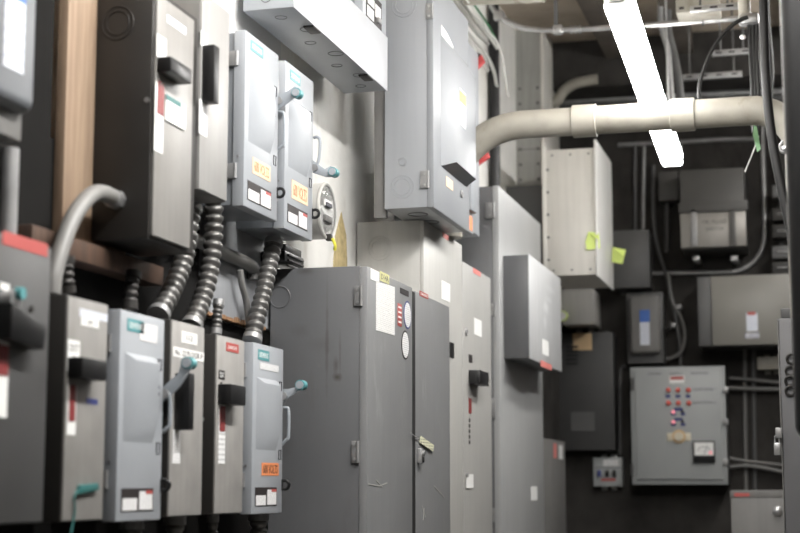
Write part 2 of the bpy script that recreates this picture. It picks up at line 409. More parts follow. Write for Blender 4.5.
# ================================================================== BLUE-GREY SAFETY SWITCHES (four of one kind)
def safety_lever(parent, Yp, poly, knob, pivot, loop):
    """lever, grip and padlock loop on the far side of the enclosure, drawn in the plane Y = Yp"""
    P = [onY(x, y, Yp) for x, y in poly]
    MB().prism([(p.x, Yp - .003, p.z) for p in P], (0, .006, 0), .0012).build('operating_lever', steel_lever, parent)
    k = onY(knob[0], knob[1], Yp)
    lv = MB().cyl((k.x, Yp - .008, k.z), (k.x, Yp + .03, k.z), .02, 24).build('lever_grip', teal, parent, 'teal plastic grip')
    MB().cyl((k.x, Yp - .014, k.z), (k.x, Yp - .007, k.z), .0155, 20).build('grip_cap', steel_lever, lv)
    c = onY(pivot[0], pivot[1], Yp)
    MB().cyl((c.x, Yp - .012, c.z), (c.x, Yp + .012, c.z), .015, 20).build('pivot', steel_dull, parent)
    L = [onY(x, y, Yp) for x, y in loop]
    MB().tube(spline([(p.x, Yp, p.z) for p in L], 6), .0065, 10).build('padlock_loop', steel_lever, parent)
steel_lever = paint('lever_grey', (158, 164, 170), .4, .2, bump=0)
def safety_switch(label, b, opts, levers):
    t = thing('safety_switch', label, 'electrical switch', ((b.xb + b.xf) / 2, (b.y0 + b.y1) / 2, b.z0), 'blue-grey safety switches with teal grips')
    w, h = b.y1 - b.y0, b.z1 - b.z0
    xc = b.xf - .045
    MB().box(b.xb, xc, b.y0 + .012, b.y1 - .006, b.z0 + .006, b.z1 - .004, .004).build('enclosure', blue_grey_dark, t)
    cov = MB().box(xc - .002, b.xf, b.y0, b.y1, b.z0, b.z1, .005).build('cover', blue_grey, t)
    # raised pan pressed into the cover
    a = uv(b, .1, .2, .76, .63); i = uv(b, .22, .235, .74, .6)
    lo = [(b.xf - .001, a[0], a[2]), (b.xf - .001, a[1], a[2]), (b.xf - .001, a[1], a[3]), (b.xf - .001, a[0], a[3])]
    hi = [(b.xf + .022, i[0], i[2] + .05), (b.xf + .022, i[1], i[2] + .05), (b.xf + .022, i[1], i[3]), (b.xf + .022, i[0], i[3])]
    MB().hull(lo, hi).build('raised_pan', blue_grey, cov)
    for v in (.205, .62):
        y0, y1, z0, z1 = uv(b, .86, v, .93, v + .055)
        MB().tube([(b.xf + .0005, y0, z0), (b.xf + .0005, y1, z0), (b.xf + .0005, y1, z1), (b.xf + .0005, y0, z1)], .0022, 6, True).build('interlock_slot', ink, cov)
    for v in (.335, .37):
        y0, y1, z0, z1 = uv(b, .86, v, .9, v + .018); MB().box(b.xf - .001, b.xf + .0012, y0, y1, z0, z1).build('pin_hole', ink, cov)
    for v in (.12, .76):
        y0, y1, z0, z1 = uv(b, 0, v, .1, v + .085)
        MB().box(xc - .03, xc + .01, b.y0 - .008, b.y0 + .014, z0, z1, .002).cyl((xc + .012, b.y0 - .006, z0), (xc + .012, b.y0 - .006, z1), .007, 10).build('hinge', steel_dull, t)
    zc = b.z1 - h * .72
    MB().cyl((xc + .02, b.y0 - .003, zc), (xc + .02, b.y0 + .002, zc), .005, 10).build('screw', steel_dull, t)
    lg = uvmark(b, .14, .035, .5, .095, teal, t, 'nameplate', lab='teal nameplate')
    txtX('SIEMENS', lg, white_paper, lg.o, .1, .25)
    if opts.get('sticker'):
        s = uvmark(b, *opts['sticker'], print_small, t, 'sticker', lab='white typed sticker')
    if opts.get('volts'):
        vr = uvmark(b, *opts['volts'], opts['vmat'], t, 'voltage_label', lab='orange voltage label')
        txtX('600 VOLTS', vr, opts['vink'], vr.o, .08, .16)
    r = uvmark(b, .1, .845, .8, .955, ink, t, 'rating_label', lab='black rating label with two white panels')
    for k, (u0, v0, u1, v1) in enumerate(((.03, .42, .48, .95), (.55, .12, .97, .93))):
        W, H = r.y1 - r.y0, r.z1 - r.z0
        y0, y1, z0, z1 = r.y0 + u0 * W, r.y0 + u1 * W, r.z1 - v1 * H, r.z1 - v0 * H
        MB().box(r.X - .0003, r.X + .0008, y0, y1, z0, z1).build('white_panel', print_small, r.o)
    MB().box(r.X - .0003, r.X + .0014, r.y0 + .75 * (r.y1 - r.y0), r.y0 + .97 * (r.y1 - r.y0), r.z1 - .25 * (r.z1 - r.z0), r.z1 - .1 * (r.z1 - r.z0)).build('red_flash', red, r.o)
    zc = b.z1 - h * .83
    MB().ring((b.xf + .012, b.y1 - .004, zc), (0, 1, 0), .017, .0065, 24, 8).box(b.xf - .012, b.xf + .004, b.y1 - .01, b.y1 + .002, zc - .022, zc + .022, .002).build('padlock_hasp', black, t, 'black padlock hasp')
    safety_lever(t, b.y1 + .012, *levers)
    return t, b
XD = -2.05
bG = gbox(XD, 253.7, 283.7, 342, 514.5, -2.2702)
bD = gbox(XD, 121, 165, 309, 522, -2.2702)
bL = gbox(-2.03, 246, 279, 29.5, 205.5, -2.238)
bM = gbox(-2.03, 286, 313.7, 60, 228, -2.238)
safety_switch('blue grey safety switch with bright orange 600 VOLTS label, right end of the lower row',
    bG, dict(sticker=(.2, .11, .82, .15), volts=(.3, .7, .86, .775), vmat=orange, vink=ink),
    ([(282, 389), (282, 404), (287, 399), (297, 392), (303, 387), (300, 381), (296, 387), (289, 389)], (300.5, 385), (284, 396),
     [(281.5, 408), (286, 408), (288.5, 411), (288.5, 436), (286, 440), (281.5, 445)]))
safety_switch('blue grey lower row safety switch, third from the left, white sticker beside its nameplate',
    bD, dict(sticker=(.42, .04, .82, .13)),
    ([(163, 387), (163, 402), (171, 396), (181, 386), (192, 368), (188, 359), (182, 361), (178, 374), (171, 380)], (188, 363), (165, 394),
     [(162.5, 393), (167, 393), (170, 397), (170, 424), (167, 428), (162.5, 432)]))
safety_switch('blue grey upper row safety switch beside the grey box with an upright black handle',
    bL, dict(volts=(.24, .7, .76, .79), vmat=faded_orange, vink=brown_ink),
    ([(276, 92), (276, 112), (284, 106), (296, 97), (299, 91), (295, 86), (288, 91), (281, 94)], (296.5, 93), (279, 101),
     [(276, 112), (281, 112), (284, 116), (284, 142), (281, 147), (276, 151)]))
safety_switch('blue grey safety switch at the upper row right end, next to the round meter',
    bM, dict(volts=(.24, .69, .8, .8), vmat=faded_orange, vink=brown_ink),
    ([(313, 160), (313, 173), (326, 177), (335, 177), (337, 170), (331, 166), (325, 169), (318, 164)], (333, 172), (315, 168),
     [(313.5, 138), (317, 137), (320, 141), (319, 158), (316, 167), (313.5, 171)]))

# ================================================================== OLDER FUSED DISCONNECTS WITH ZINC FRONTS
def disconnect(name, label, b, front=None, body=None, group=None):
    t = thing(name, label, 'disconnect switch', ((b.xb + b.xf) / 2, (b.y0 + b.y1) / 2, b.z0), group)
    MB().box(b.xb, b.xf - .006, b.y0, b.y1, b.z0, b.z1, .004).build('enclosure', body or soot, t)
    c = MB().box(b.xf - .007, b.xf, b.y0 + .004, b.y1 - .004, b.z0 + .004, b.z1 - .004, .002).build('cover', front or zinc, t)
    return t, c
G1 = 'zinc-fronted fused disconnects of the lower row'
# second in the lower row
bC = gbox(XD, 68.2, 108.7, 294, 522.5, -2.2702)
t, c = disconnect('fused_disconnect', 'zinc-fronted disconnect in the lower row with a scrap of teal tape near its foot', bC, paint('dull_zinc_cover', (134, 132, 129), .45, var=.1, scale=9, streak=.12), group=G1)
uvmark(bC, .28, .05, .98, .085, print_blue, t, 'handwriting', .0008, 'blue marker writing')
s = uvmark(bC, .32, .085, .75, .125, white_paper, t, 'sticker'); txtX('101', s, ink, s.o, .35, .25)
s = uvmark(bC, .02, .2, .3, .34, white_paper, t, 'position_label', lab='white label reading OUT with an arrow')
W, H = s.y1 - s.y0, s.z1 - s.z0
text('OUT', (s.X, s.y0 + .1 * W, s.z0 + .62 * H), (0, 1, 0), (0, 0, 1), W * .8, H * .26, ink, s.o)
MB().prism([(s.X - .0002, s.y0 + W * u, s.z0 + H * v) for u, v in ((.42, .5), (.62, .5), (.62, .3), (.78, .3), (.5, .08), (.28, .3), (.42, .3))], (.001, 0, 0)).build('arrow', ink, s.o)
uvmark(bC, .5, .27, .92, .31, print_blue, t, 'handwriting', .0006, 'faint marker writing')
bar_handle(bC.xf, 67.5, 82.5, 107, 357, 378, t)
uvmark(bC, .05, .4, .25, .62, white_paper, t, 'indicator_strip', .002)
uvmark(bC, .08, .4, .22, .56, red_window, t, 'indicator_window', .004, 'red indicator window')
uvmark(bC, .5, .45, .78, .475, blue_tag, t, 'marker_note', .0007, 'blue pen note')
y0, y1, z0, z1 = uv(bC, .3, .83, .78, .88)
MB().prism([(bC.xf, y0, z0), (bC.xf, y0 + .01, z1 - .006), (bC.xf, y1, z1), (bC.xf, y1 + .004, z0 + .012), (bC.xf, (y0 + y1) / 2, z0 + .006)], (.012, 0, 0), .002).build('tape_scrap', teal_tape, t, 'crumpled teal tape')
MB().tube(spline([(bC.xf + .006, y0, z1 - .02), (bC.xf + .008, y0 - .02, z0 - .01), (bC.xf + .006, y0 - .012, z0 - .05), (bC.xf + .006, y0 - .035, z0 - .12)], 8), .003, 6).build('tape_string', teal_tape, t)
# fourth: upright black handle
bE = gbox(XD, 172, 205, 318.5, 517.5, -2.2702)
t, c = disconnect('fused_disconnect', 'zinc-fronted disconnect in the lower row with an upright black handle and two white stickers', bE, group=G1)
s = uvmark(bE, .28, .05, .75, .11, white_paper, t, 'sticker'); txtX('112', s, ink, s.o, .3, .25)
s = uvmark(bE, .05, .14, .97, .19, white_paper, t, 'sticker'); txtX('No. 22 FLOOR P', s, ink, s.o, .05, .2)
bar_handle(bE.xf, 175, 189, 194.5, 373, 430, t)
MB().cyl((bE.xf - .001, bE.y0 + .35 * (bE.y1 - bE.y0), bE.z1 - .22 * (bE.z1 - bE.z0)), (bE.xf + .02, bE.y0 + .35 * (bE.y1 - bE.y0), bE.z1 - .22 * (bE.z1 - bE.z0)), .022, 24).build('handle_pivot', steel_dull, t)
uvmark(bE, .08, .56, .3, .73, print_small, t, 'indicator_strip', .002)
# fifth: horizontal handle
bF = gbox(XD, 217, 245, 333.5, 515, -2.2702)
t, c = disconnect('fused_disconnect', 'zinc-fronted disconnect in the lower row with a small red label at its top edge', bF, group=G1)
s = uvmark(bF, .32, .035, .76, .085, red, t, 'red_label'); txtX('DANGER', s, white_paper, s.o, .15, .3)
s = uvmark(bF, .08, .2, .28, .25, ink, t, 'position_label'); txtX('OUT', s, white_paper, s.o, .12, .2)
uvmark(bF, .14, .265, .2, .285, ink, t, 'arrow', .001)
bar_handle(bF.xf, 218, 231, 246, 384, 404, t)
uvmark(bF, .1, .38, .32, .72, print_small, t, 'indicator_strip', .002)
uvmark(bF, .12, .4, .3, .54, red_window, t, 'indicator_window', .004, 'red indicator window')
MB().cyl((bF.xf - .05, bF.y0 - .003, zat(bF.xf, bF.y0, 419)), (bF.xf - .05, bF.y0 + .003, zat(bF.xf, bF.y0, 419)), .008, 12).build('screw', steel_dull, t)
# first, closest to the camera
p = onX(52, 247, XD)
bB = Bx(); bB.xf = XD; bB.xb = -2.2702; bB.y1 = p.y; bB.y0 = p.y - .42; bB.z1 = p.z; bB.z0 = zat(XD, p.y, 523)
t, c = disconnect('fused_disconnect', 'dark grey disconnect with a sloping black handle at the left end of the lower row', bB, paint('charcoal_cover', (70, 70, 70), .45, var=.08), soot)
q = onX(47, 256, XD); s0 = onX(2, 243, XD)
MB().box(XD - .0005, XD + .0015, s0.y, q.y, q.z - .003, q.z + .033).build('red_label', red, t)
a = onX(-4, 316, XD); b_ = onX(31, 338, XD)
MB().prism([(XD, a.y, a.z + .035), (XD, a.y, a.z - .06), (XD, b_.y - .008, b_.z - .034), (XD, b_.y + .008, b_.z + .03)], (.045, 0, 0), .004).build('handle', black, t, 'sloping black handle')
kk = onX(4, 301, XD)
MB().cyl((XD, kk.y, kk.z), (XD + .035, kk.y, kk.z), .028, 24).build('handle_pivot', steel_dull, t)
MB().cyl((XD + .03, kk.y + .01, kk.z + .02), (XD + .05, kk.y + .01, kk.z + .02), .016, 20).build('lock_cap', teal, t, 'teal lock cap')
q0 = onX(0, 282, XD); q1 = onX(9, 291, XD)
MB().box(XD - .0005, XD + .0015, q0.y, q1.y, q1.z, q0.z).build('sticker', white_paper, t)
q0 = onX(-4, 340, XD); q1 = onX(6, 418, XD)
MB().box(XD - .0005, XD + .002, q0.y, q1.y, q1.z, q0.z).build('indicator_strip', white_paper, t)
MB().box(XD - .0005, XD + .004, q0.y + .004, q1.y - .004, (q1.z * .45 + q0.z * .55), q0.z - .01).build('indicator_window', red_window, t, 'red indicator window')
kk = onX(31, 309, XD)
MB().cyl((XD - .001, kk.y, kk.z), (XD + .004, kk.y, kk.z), .009, 14).build('screw', soot, t)
# rounded switch above it
t = thing('cover_switch', 'grey round-edged switch at the top left corner with a blue and white label strip', 'electrical switch', (-2.16, 3.9, 2.4))
p = onX(43.5, 0, XD); q = onX(34, 104, XD); Yr = (p.y + q.y) / 2; zb = onX(24, 110, XD).z
MB().box(-2.269, XD - .045, Yr - .5, onX(22, 128, XD - .045).y, zat(XD - .05, Yr, 142), 3.55, .006).build('base', old_grey, t)
MB().box(XD - .16, XD, Yr - .45, Yr, zb, 3.3, .035, 4).build('cover', paint('dull_switch_grey', (98, 101, 105), .42, var=.05), t)
p0 = onX(7, 10, XD); p1 = onX(21, 74, XD)
r = MB().box(XD - .001, XD + .0015, onX(4, 40, XD).y, onX(24, 40, XD).y, p1.z, 3.05).build('label_strip', print_blue, t, 'white label strip with blue print')
bl = onX(20, 2, XD)
MB().box(XD, XD + .0022, onX(4, 40, XD).y, onX(24, 40, XD).y, bl.z, 3.05).build('label_head', blue_label, t, 'blue label head')
yn = onX(8, 190, -2.17).y
o = MB().cyl((-2.17, yn, zat(XD - .05, Yr, 142) + .0005), (-2.17, yn, bB.z1), .028, 20).cyl((-2.17, yn, bB.z1), (-2.17, yn, bB.z1 + .03), .038, 20).build('conduit_nipple', steel_dull)
tag(o, 'short upright grey conduit between the top left corner switch and the big disconnect below', 'conduit')

# ================================================================== UPPER ROW: LARGE DARK DISCONNECT AND ITS NEIGHBOUR
bH = gbox(-2.03, 152.5, 199, 0, 236, -2.2345)
bH.y0 = onX(152.5, 120, -2.03).y; bH.z1 = zat(-2.03, bH.y0, -14); bH.z0 = zat(-2.03, bH.y0, 238); bH.y1 = onX(197.5, 120, -2.03).y
t = thing('fused_disconnect', 'large dark disconnect in the upper row with a wide black handle on a pale cover', 'disconnect switch', (-2.14, (bH.y0 + bH.y1) / 2, bH.z0))
MB().box(bH.xb, -2.036, bH.y0, bH.y1, bH.z0, bH.z1, .005).build('enclosure', soot, t)
ya, yb_ = bH.y0 + .012, onX(192.5, 120, -2.026).y
MB().box(-2.037, -2.026, ya, yb_, bH.z0 + .012, bH.z1 - .022, .003).build('cover', paint('worn_zinc_cover', (134, 132, 129), .42, var=.08, scale=6, streak=.1), t, 'pale zinc cover')
XH = -2.026
bar_handle(XH, 157, 171, 192, 57, 72, t)
markX(XH, 156.5, 33, 166, 56, print_small, t, 'position_label')
markX(XH, 154.5, 80, 163, 150, white_paper, t, 'indicator_strip', .0015)
markX(XH, 157, 80, 163, 113, red_window, t, 'indicator_window', .004, 'red indicator window')
s = markX(XH, 164.5, 94, 184, 120, white_paper, t, 'paper_tag', .006, 'white paper tag with green print')
markX(XH + .006, 166, 94, 181, 99, teal_tape, t, 'tag_heading', .001)
markX(XH, 167, 14, 186, 22, print_blue, t, 'handwriting', .0007, 'faint blue writing')
pk = onY(118, 23, bH.y0); knockout((pk.x, bH.y0 - .001, pk.z), (0, 1, 0), .055, t, soot)
kk = onY(147, 100, bH.y0); MB().cyl((kk.x, bH.y0 - .004, kk.z), (kk.x, bH.y0 + .002, kk.z), .009, 12).build('screw', steel_dull, t)
bI = gbox(-2.03, 199, 229, 0, 188, -2.2395)
bI.y0 = onX(199.6, 120, -2.03).y; bI.z0 = zat(-2.03, bI.y0, 189); bI.y1 = onX(228.5, 120, -2.03).y; bI.z1 = zat(-2.03, bI.y0, -10)
t, c = disconnect('fused_disconnect', 'upper row grey box with an upright black handle, right of the large dark disconnect', bI, paint('grey_zinc_cover', (146, 145, 143), .42, var=.06, scale=6, streak=.08), old_grey)
bar_handle(bI.xf, 202.5, 214, 219.5, 45, 102, t)
markX(bI.xf, 200.5, 30, 207, 45, print_small, t, 'position_label')
markX(bI.xf, 198.8, 98, 207, 133, print_small, t, 'indicator_strip')

# bent conduit, rigid conduit, flexible conduits of this corner
P_ = lambda l, X: [onX(x, y, X) for x, y in l]
t = thing('bent_conduit', 'grey bent conduit curving out of the side of the large dark disconnect', 'conduit', onX(60, 292, -2.14))
path = spline([Vector((onY(117, 200, bH.y0).x, bH.y0, onY(117, 200, bH.y0).z))] + P_([(103, 193), (90, 196), (74, 216), (62, 246), (54, 275), (52, 294)], -2.14), 8)
MB().tube(path, .026, 18).build('pipe', liquid_grey, t)
c0 = path[0]
MB().cyl((c0.x, c0.y - .03, c0.z), (c0.x, c0.y, c0.z), .033, 8).cyl((c0.x, c0.y - .045, c0.z), (c0.x, c0.y - .03, c0.z), .029, 18).build('connector', steel_dull, t)
FG = 'ridged flexible conduits between the upper and lower rows'
def flexline(label, pts, X, r, mat=None):
    t = thing('flexible_conduit', label, 'conduit', onX(pts[-1][0], pts[-1][1], X), FG)
    P = P_(pts, X)
    flex(P, r, r * .95).build('conduit_hose', mat or flex_steel, t)
    for e, d in ((0, 1), (-1, -1)):
        v = P[e]; w = P[1] if e == 0 else P[-2]; n = (w - v).normalized()
        MB().cyl(v, v + n * .022, r * 1.08, 20).build('connector', mat or steel_dull, t)
    return t
flexline('ridged flexible conduit half hidden behind the large dark disconnect, leftmost of three bright ones', [(192, 206), (189, 225), (184, 258), (172, 290), (158, 315.5)], -2.135, .036)
flexline('ridged flexible conduit under the medium grey upper box, middle of the three bright ones', [(213, 196), (214, 222), (211, 262), (203, 297), (191, 327)], -2.135, .036)
flexline('ridged flexible conduit from the upper row right end switch to the orange labelled lower switch', [(274, 241), (270, 262), (264, 290), (257, 318), (252, 341)], -2.135, .036)
flexline('dark flexible conduit above the lower disconnect with the teal tape', [(66, 256), (66, 275), (67, 293)], -2.16, .024, dark_flex)
flexline('dark flexible conduit behind the teal nameplate of the third lower switch', [(134, 272), (131, 290), (130, 309)], -2.16, .024, dark_flex)
flexline('thin flexible conduit above the lower disconnect with the small red label', [(219, 300), (217, 318), (216, 334)], -2.16, .02)
o = MB().tube(spline(P_([(182, 236), (205, 244), (228, 255), (246, 263), (254, 270), (254, 280)], -2.2145), 8), .026, 18).build('rigid_conduit', liquid_grey)
tag(o, 'smooth grey conduit running slantwise under the blue-grey upper switches', 'conduit')
o = MB().tube(spline(P_([(240, 270), (242, 285), (246, 300), (248.5, 320), (249, 342)], -2.2), 8), .013, 12).build('sealed_conduit', liquid_grey)
tag(o, 'thin smooth grey conduit dropping to the orange-labelled lower switch', 'conduit')
# stub conduits beneath the lower row
for lab, b, x, r in (('stub of flexible conduit under the third lower switch', bD, 150, .032), ('stub of flexible conduit under the disconnect with the upright handle', bE, 190, .032),
                     ('thin stub of flexible conduit under the disconnect with the small red label', bF, 213, .018), ('stub of flexible conduit under the orange-labelled lower switch', bG, 263, .034)):
    p = onX(x, 519, -2.13); p.y = min(max(p.y, b.y0 + r + .01), b.y1 - r - .01)
    t = thing('flexible_conduit', lab, 'conduit', (-2.13, p.y, 0), 'flexible conduits below the lower row')
    flex([Vector((-2.13, p.y, b.z0 + .002)), Vector((-2.125, p.y, b.z0 - .5)), Vector((-2.13, p.y, 0))], r, .03).build('conduit_hose', flex_steel, t)
    MB().cyl((-2.13, p.y, b.z0 + .002), (-2.13, p.y, b.z0 - .03), r * 1.2, 16).build('connector', steel_dull, t)

# ================================================================== ROUND METER, SMALL RELAY, GUTTER
t = thing('electric_meter', 'round glass-fronted electric meter on the pale concrete wall', 'meter', (-2.2, 6.7, 2.44))
c = onX(331, 211, -2.1); rr = .126
yc, zc = c.y, c.z
MB().cyl((WL, yc, zc), (-2.125, yc, zc), rr, 48).build('socket', pale_front, t)
MB().ring((-2.122, yc, zc), (1, 0, 0), rr - .004, .009, 48, 8).build('sealing_ring', pale_front, t)
f = MB().cyl((-2.128, yc, zc), (-2.121, yc, zc), rr * .9, 40).build('dial_plate', dial_white, t)
MB().box(-2.121, -2.113, yc - .045, yc + .045, zc + .02, zc + .05, .002).build('register', dial_white, f)
for k in (-.03, -.01, .01, .03): MB().cyl((-2.114, yc + k, zc + .035), (-2.111, yc + k, zc + .018), .008, 14).build('register_dial', grey_ink, f)
MB().box(-2.121, -2.108, yc - .05, yc + .05, zc - .05, zc - .022, .002).build('rotor_housing', old_grey, f)
g = [(0, 1), (.5, .98), (.8, .85), (.95, .6), (1, 0)]
m = MB(); prev = None
m.tube([(-2.121 + .018 * a, yc, zc) for a, _ in g] + [(-2.102, yc, zc)], [rr * .9 * s if s else .03 for _, s in g] + [.001], 36)
m.build('glass_dome', glass, t)
MB().box(-2.12, -2.095, yc - .014, yc + .014, zc - rr - .01, zc - rr + .02, .003).build('seal_clip', soot, t)
MB().tube(spline([(-2.09, yc - .01, zc - rr), (-2.08, yc, zc - rr - .03), (-2.085, yc + .012, zc - rr - .05)], 6), .007, 8).build('seal_tag', yellow, t, 'yellow wire seal')
s0 = onX(341, 222, WL)
m = MB(); st = []
for u, v in ((341, 212), (346, 235), (347, 262), (346, 290), (333, 290), (333, 262), (335, 236)):
    p = onX(u, v, WL); st.append((WL - .0015, p.y, p.z))
o = m.prism(st, (.0035, 0, 0)).build('sealant_smear', paint('yellow_sealant', (196, 178, 132), .8, var=.25, scale=20, bump=.3))
tag(o, 'yellowish smear of sealant on the pale wall below the round meter', 'stain')
t = thing('relay', 'small black relay box under the right end upper switch', 'relay', (-2.22, 6.05, 2.3))
q = onX(285, 250, -2.13); q2 = onX(304, 267, -2.13)
MB().box(-2.239, -2.13, q.y, q2.y, 2.372, q.z, .006).build('housing', black, t)
for k in range(3): MB().box(-2.132, -2.122, q.y + .03, q2.y - .02, q.z - .02 - k * .022, q.z - .012 - k * .022, .002).build('rib', soot, t)
MB().box(-2.2, -2.135, q.y + .02, q2.y - .02, q.z - .002, q.z + .03, .004).build('terminal_block', soot, t)

XP = -1.98
GB = -2.14
b = gbox(XP, 294.5, 387.5, 0, 7.5, -2.14); y0 = onX(294.5, 7.5, XP).y; z0 = onX(294.5, 7.5, XP).z; y1 = onX(387.5, 90.5, XP).y; z1 = onX(387, 37.5, XP).z; GB = -2.2
t = thing('wireway', 'long pale grey wiring trough high on the wall, with knockouts along its underside', 'wiring trough', ((XP - 2.14) / 2, (y0 + y1) / 2, z0))
MB().box(GB, XP - .004, y0, y1, z0 + .003, z1, .002).build('trough', blue_grey, t)
MB().box(XP - .005, XP, y0 - .002, y1 + .002, z0, z1 + .003, .0015).build('cover', paint('gutter_cover', (178, 181, 185), .5, var=.04), t)
for k in range(7):
    yy = y0 + .12 + k * (y1 - y0 - .24) / 6
    m = MB(); m.ring((-2.06 + (.035 if k % 2 else -.02), yy, z0 + .003), (0, 0, 1), .034 if k % 2 else .024, .002); m.build('knockout', mid_grey, t)
for k in (.22, .8):
    yy = y0 + (y1 - y0) * k
    MB().box(XP - .05, XP - .004, yy - .05, yy + .05, z0 - .006, z0 + .004, .002).build('cover_clip', soot, t)
pk = onY(266, -3, y0); MB().ring((pk.x, y0 - .001, pk.z), (0, 1, 0), .022, .002).build('knockout', mid_grey, t)
for k in (.45, .9):
    yy = y0 + (y1 - y0) * k
    MB().box(WL, GB + .005, yy - .03, yy + .03, z0 + .13, z0 + .2, .002).build('wall_bracket', steel_dull, t)
# switch standing on the trough
q = onX(363, 14, XP - .005); 
t = thing('safety_switch', 'pale grey switch above the right end of the wiring trough with black and white labels', 'electrical switch', (-2.15, q.y + .3, z1 + .003))
yq0 = q.y; yq1 = y1 - .005; zq = z1 + .005
MB().box(WL, XP - .045, yq0 + .01, yq1 - .004, zq, 4.05, .004).build('enclosure', blue_grey_dark, t)
MB().box(XP - .047, XP - .005, yq0, yq1, zq + .004, 4.06, .005).build('cover', blue_grey, t)
s = MB().box(XP - .0055, XP - .0035, yq0 + .12 * (yq1 - yq0), yq0 + .78 * (yq1 - yq0), zat(XP, yq0 + .06, 17), zat(XP, yq0 + .06, -12)).build('rating_label', ink, t)
zz0, zz1 = zat(XP, yq0 + .06, 16), zat(XP, yq0 + .06, -8)
for a, bb, cc, dd in ((.16, .44, .05, .5), (.5, .74, .35, .9), (.18, .46, .6, .95)):
    MB().box(XP - .0038, XP - .0026, yq0 + a * (yq1 - yq0), yq0 + bb * (yq1 - yq0), zz0 + cc * (zz1 - zz0), zz0 + dd * (zz1 - zz0)).build('white_panel', print_small, s)
MB().box(XP - .005, XP + .012, yq0 + .55 * (yq1 - yq0), yq0 + .66 * (yq1 - yq0), zq + .02, zq + .045, .003).build('latch', steel_dull, t)

# ================================================================== LARGE BLUE-GREY SWITCH BY THE PIER
bR = Bx(); bR.xf = -1.8; p = onX(433.5, 0, -1.8); q = onX(428.5, 207, -1.8)
bR.y0 = 7.27; bR.z0 = zat(-1.8, 7.27, 207.5); bR.z1 = zat(-1.8, 7.27, -24); bR.y1 = yat(-1.8, 3.0, 469.5)
R0 = onY(382, 120, 7.27).x
t = thing('fusible_switch', 'large blue-grey heavy duty switch with a long raised pan, above the two-door cabinet', 'electrical switch', (-1.92, 7.55, bR.z0))
MB().box(R0 + .0125, -1.835, 7.27, bR.y1 - .005, bR.z0 + .003, bR.z1, .006).build('enclosure', switch_grey, t)
front_enamel = paint('door_enamel', (134, 137, 141), .5, var=.04, scale=2)
cov = MB().box(-1.838, -1.8, 7.265, bR.y1, bR.z0, bR.z1 + .004, .008).build('door', front_enamel, t)
def pt(X, x, y): return onX(x, y, X)
XR = -1.8
ya_ = onX(440.5, 60, XR).y; yb2 = onX(466, 100, XR).y; zt = zat(XR, ya_, 33); zb2 = zat(XR, ya_, 166)
lo = [(XR - .002, ya_, zb2), (XR - .002, yb2, zb2), (XR - .002, yb2, zt), (XR - .002, ya_, zt)]
hi = [(XR + .06, ya_ + .09, zb2 + .035), (XR + .06, yb2 - .03, zb2 + .035), (XR + .06, yb2 - .03, zt - .1), (XR + .06, ya_ + .09, zt - .1)]
MB().hull(lo, hi).build('raised_pan', front_enamel, cov)
XQ = XR + .06
yl0 = ya_ + .17; 
zz = zat(XQ, yl0, 88); zl = zat(XQ, yl0, 124); yl1 = yl0 + .13
s = MB().box(XQ - .001, XQ + .0015, yl0, yl1, zl, zz).build('label', white_paper, t)
MB().box(XQ, XQ + .0025, yl0, yl1, zz - .07, zz - .01).build('warning_panel', printed('yellow_print', (200, 186, 110), (40, 36, 30), 5, .9), s)
zz = zat(XR, 7.4, 25)
s = MB().prism([(XR - .001, 7.43, zz - .09), (XR - .001, 7.69, zz - .12), (XR - .001, 7.69, zz - .03), (XR - .001, 7.57, zz), (XR - .001, 7.43, zz + .01)], (.0025, 0, 0)).build('torn_label', white_paper, t, 'torn white label')
yy = onX(446, 180, XR).y; zz = zat(XR, yy, 176)
MB().box(XR - .001, XR + .0015, yy, yy + .15, zz - .05, zz).build('voltage_label', faded_orange, t, 'faded orange label')
kk = onX(461, 194, XR); MB().ring((XR + .006, kk.y, kk.z), (1, 0, 0), .016, .005, 24, 8).build('padlock_ring', steel, t)
hingeY(7.265, 426, 4, 432.5, 19, t); hingeY(7.265, 420.5, 171, 428.5, 188, t)
for (x, y, r) in ((404, 5, .062), (402, 187, .058), (402, 162, .022)):
    k = onY(x, y, 7.27); knockout((k.x, 7.269, k.z), (0, 1, 0), r, t, switch_grey)
for k in (.3, .7): MB().ring((-1.93, 7.27 + k * .6, bR.z0 + .003), (0, 0, 1), .05, .003).build('knockout', mid_grey, t)
o = MB().box(onY(375, 150, 7.32).x, R0 + .012, 7.3, 7.34, zat(-2.1, 7.3, 218), CEIL + .06, .004).build('mounting_channel', old_grey)
tag(o, 'upright grey steel channel along the left edge of the large heavy duty switch', 'bracket')
# the next switch along, mostly hidden
t = thing('fusible_switch', 'blue-grey switch mostly hidden behind the large heavy duty switch, orange label at its foot', 'electrical switch', (-1.95, 8.5, 2.8))
XS = -1.885; y0 = 8.34; y1 = yat(XS, 3.0, 473.6); z0 = zat(XS, y1, 236) ; z1 = zat(XS, y1, 130)
MB().box(WL, XS - .03, y0, y1 - .004, z0, z1, .005).build('enclosure', blue_grey_dark, t)
MB().box(XS - .032, XS, y0 - .005, y1, z0 + .005, z1, .006).build('door', blue_grey, t)
MB().box(XS - .001, XS + .03, y0 + .03, y1 - .03, z0 + .12, z1 - .06, .012).build('raised_pan', blue_grey, t)
MB().box(XS - .001, XS + .002, y1 - .13, y1 - .04, z0 + .02, z0 + .10).build('voltage_label', orange, t)
tl = thing('fusible_switch', 'pale switch box behind the large heavy duty switch, its red levers in view', 'electrical switch', (-2.1, 9.3, 2.9))
MB().box(WL, -1.98, 8.8, 9.15, 2.95, 4.1, .006).build('enclosure', blue_grey, tl)
P = [onY(x, y, 9.17) for x, y in ((470, 66), (482, 55), (485, 62), (474, 73), (470, 73))]
MB().prism([(p.x, 9.15, p.z) for p in P], (0, .04, 0), .004).build('upper_lever', red_handle, tl, 'upper red lever')
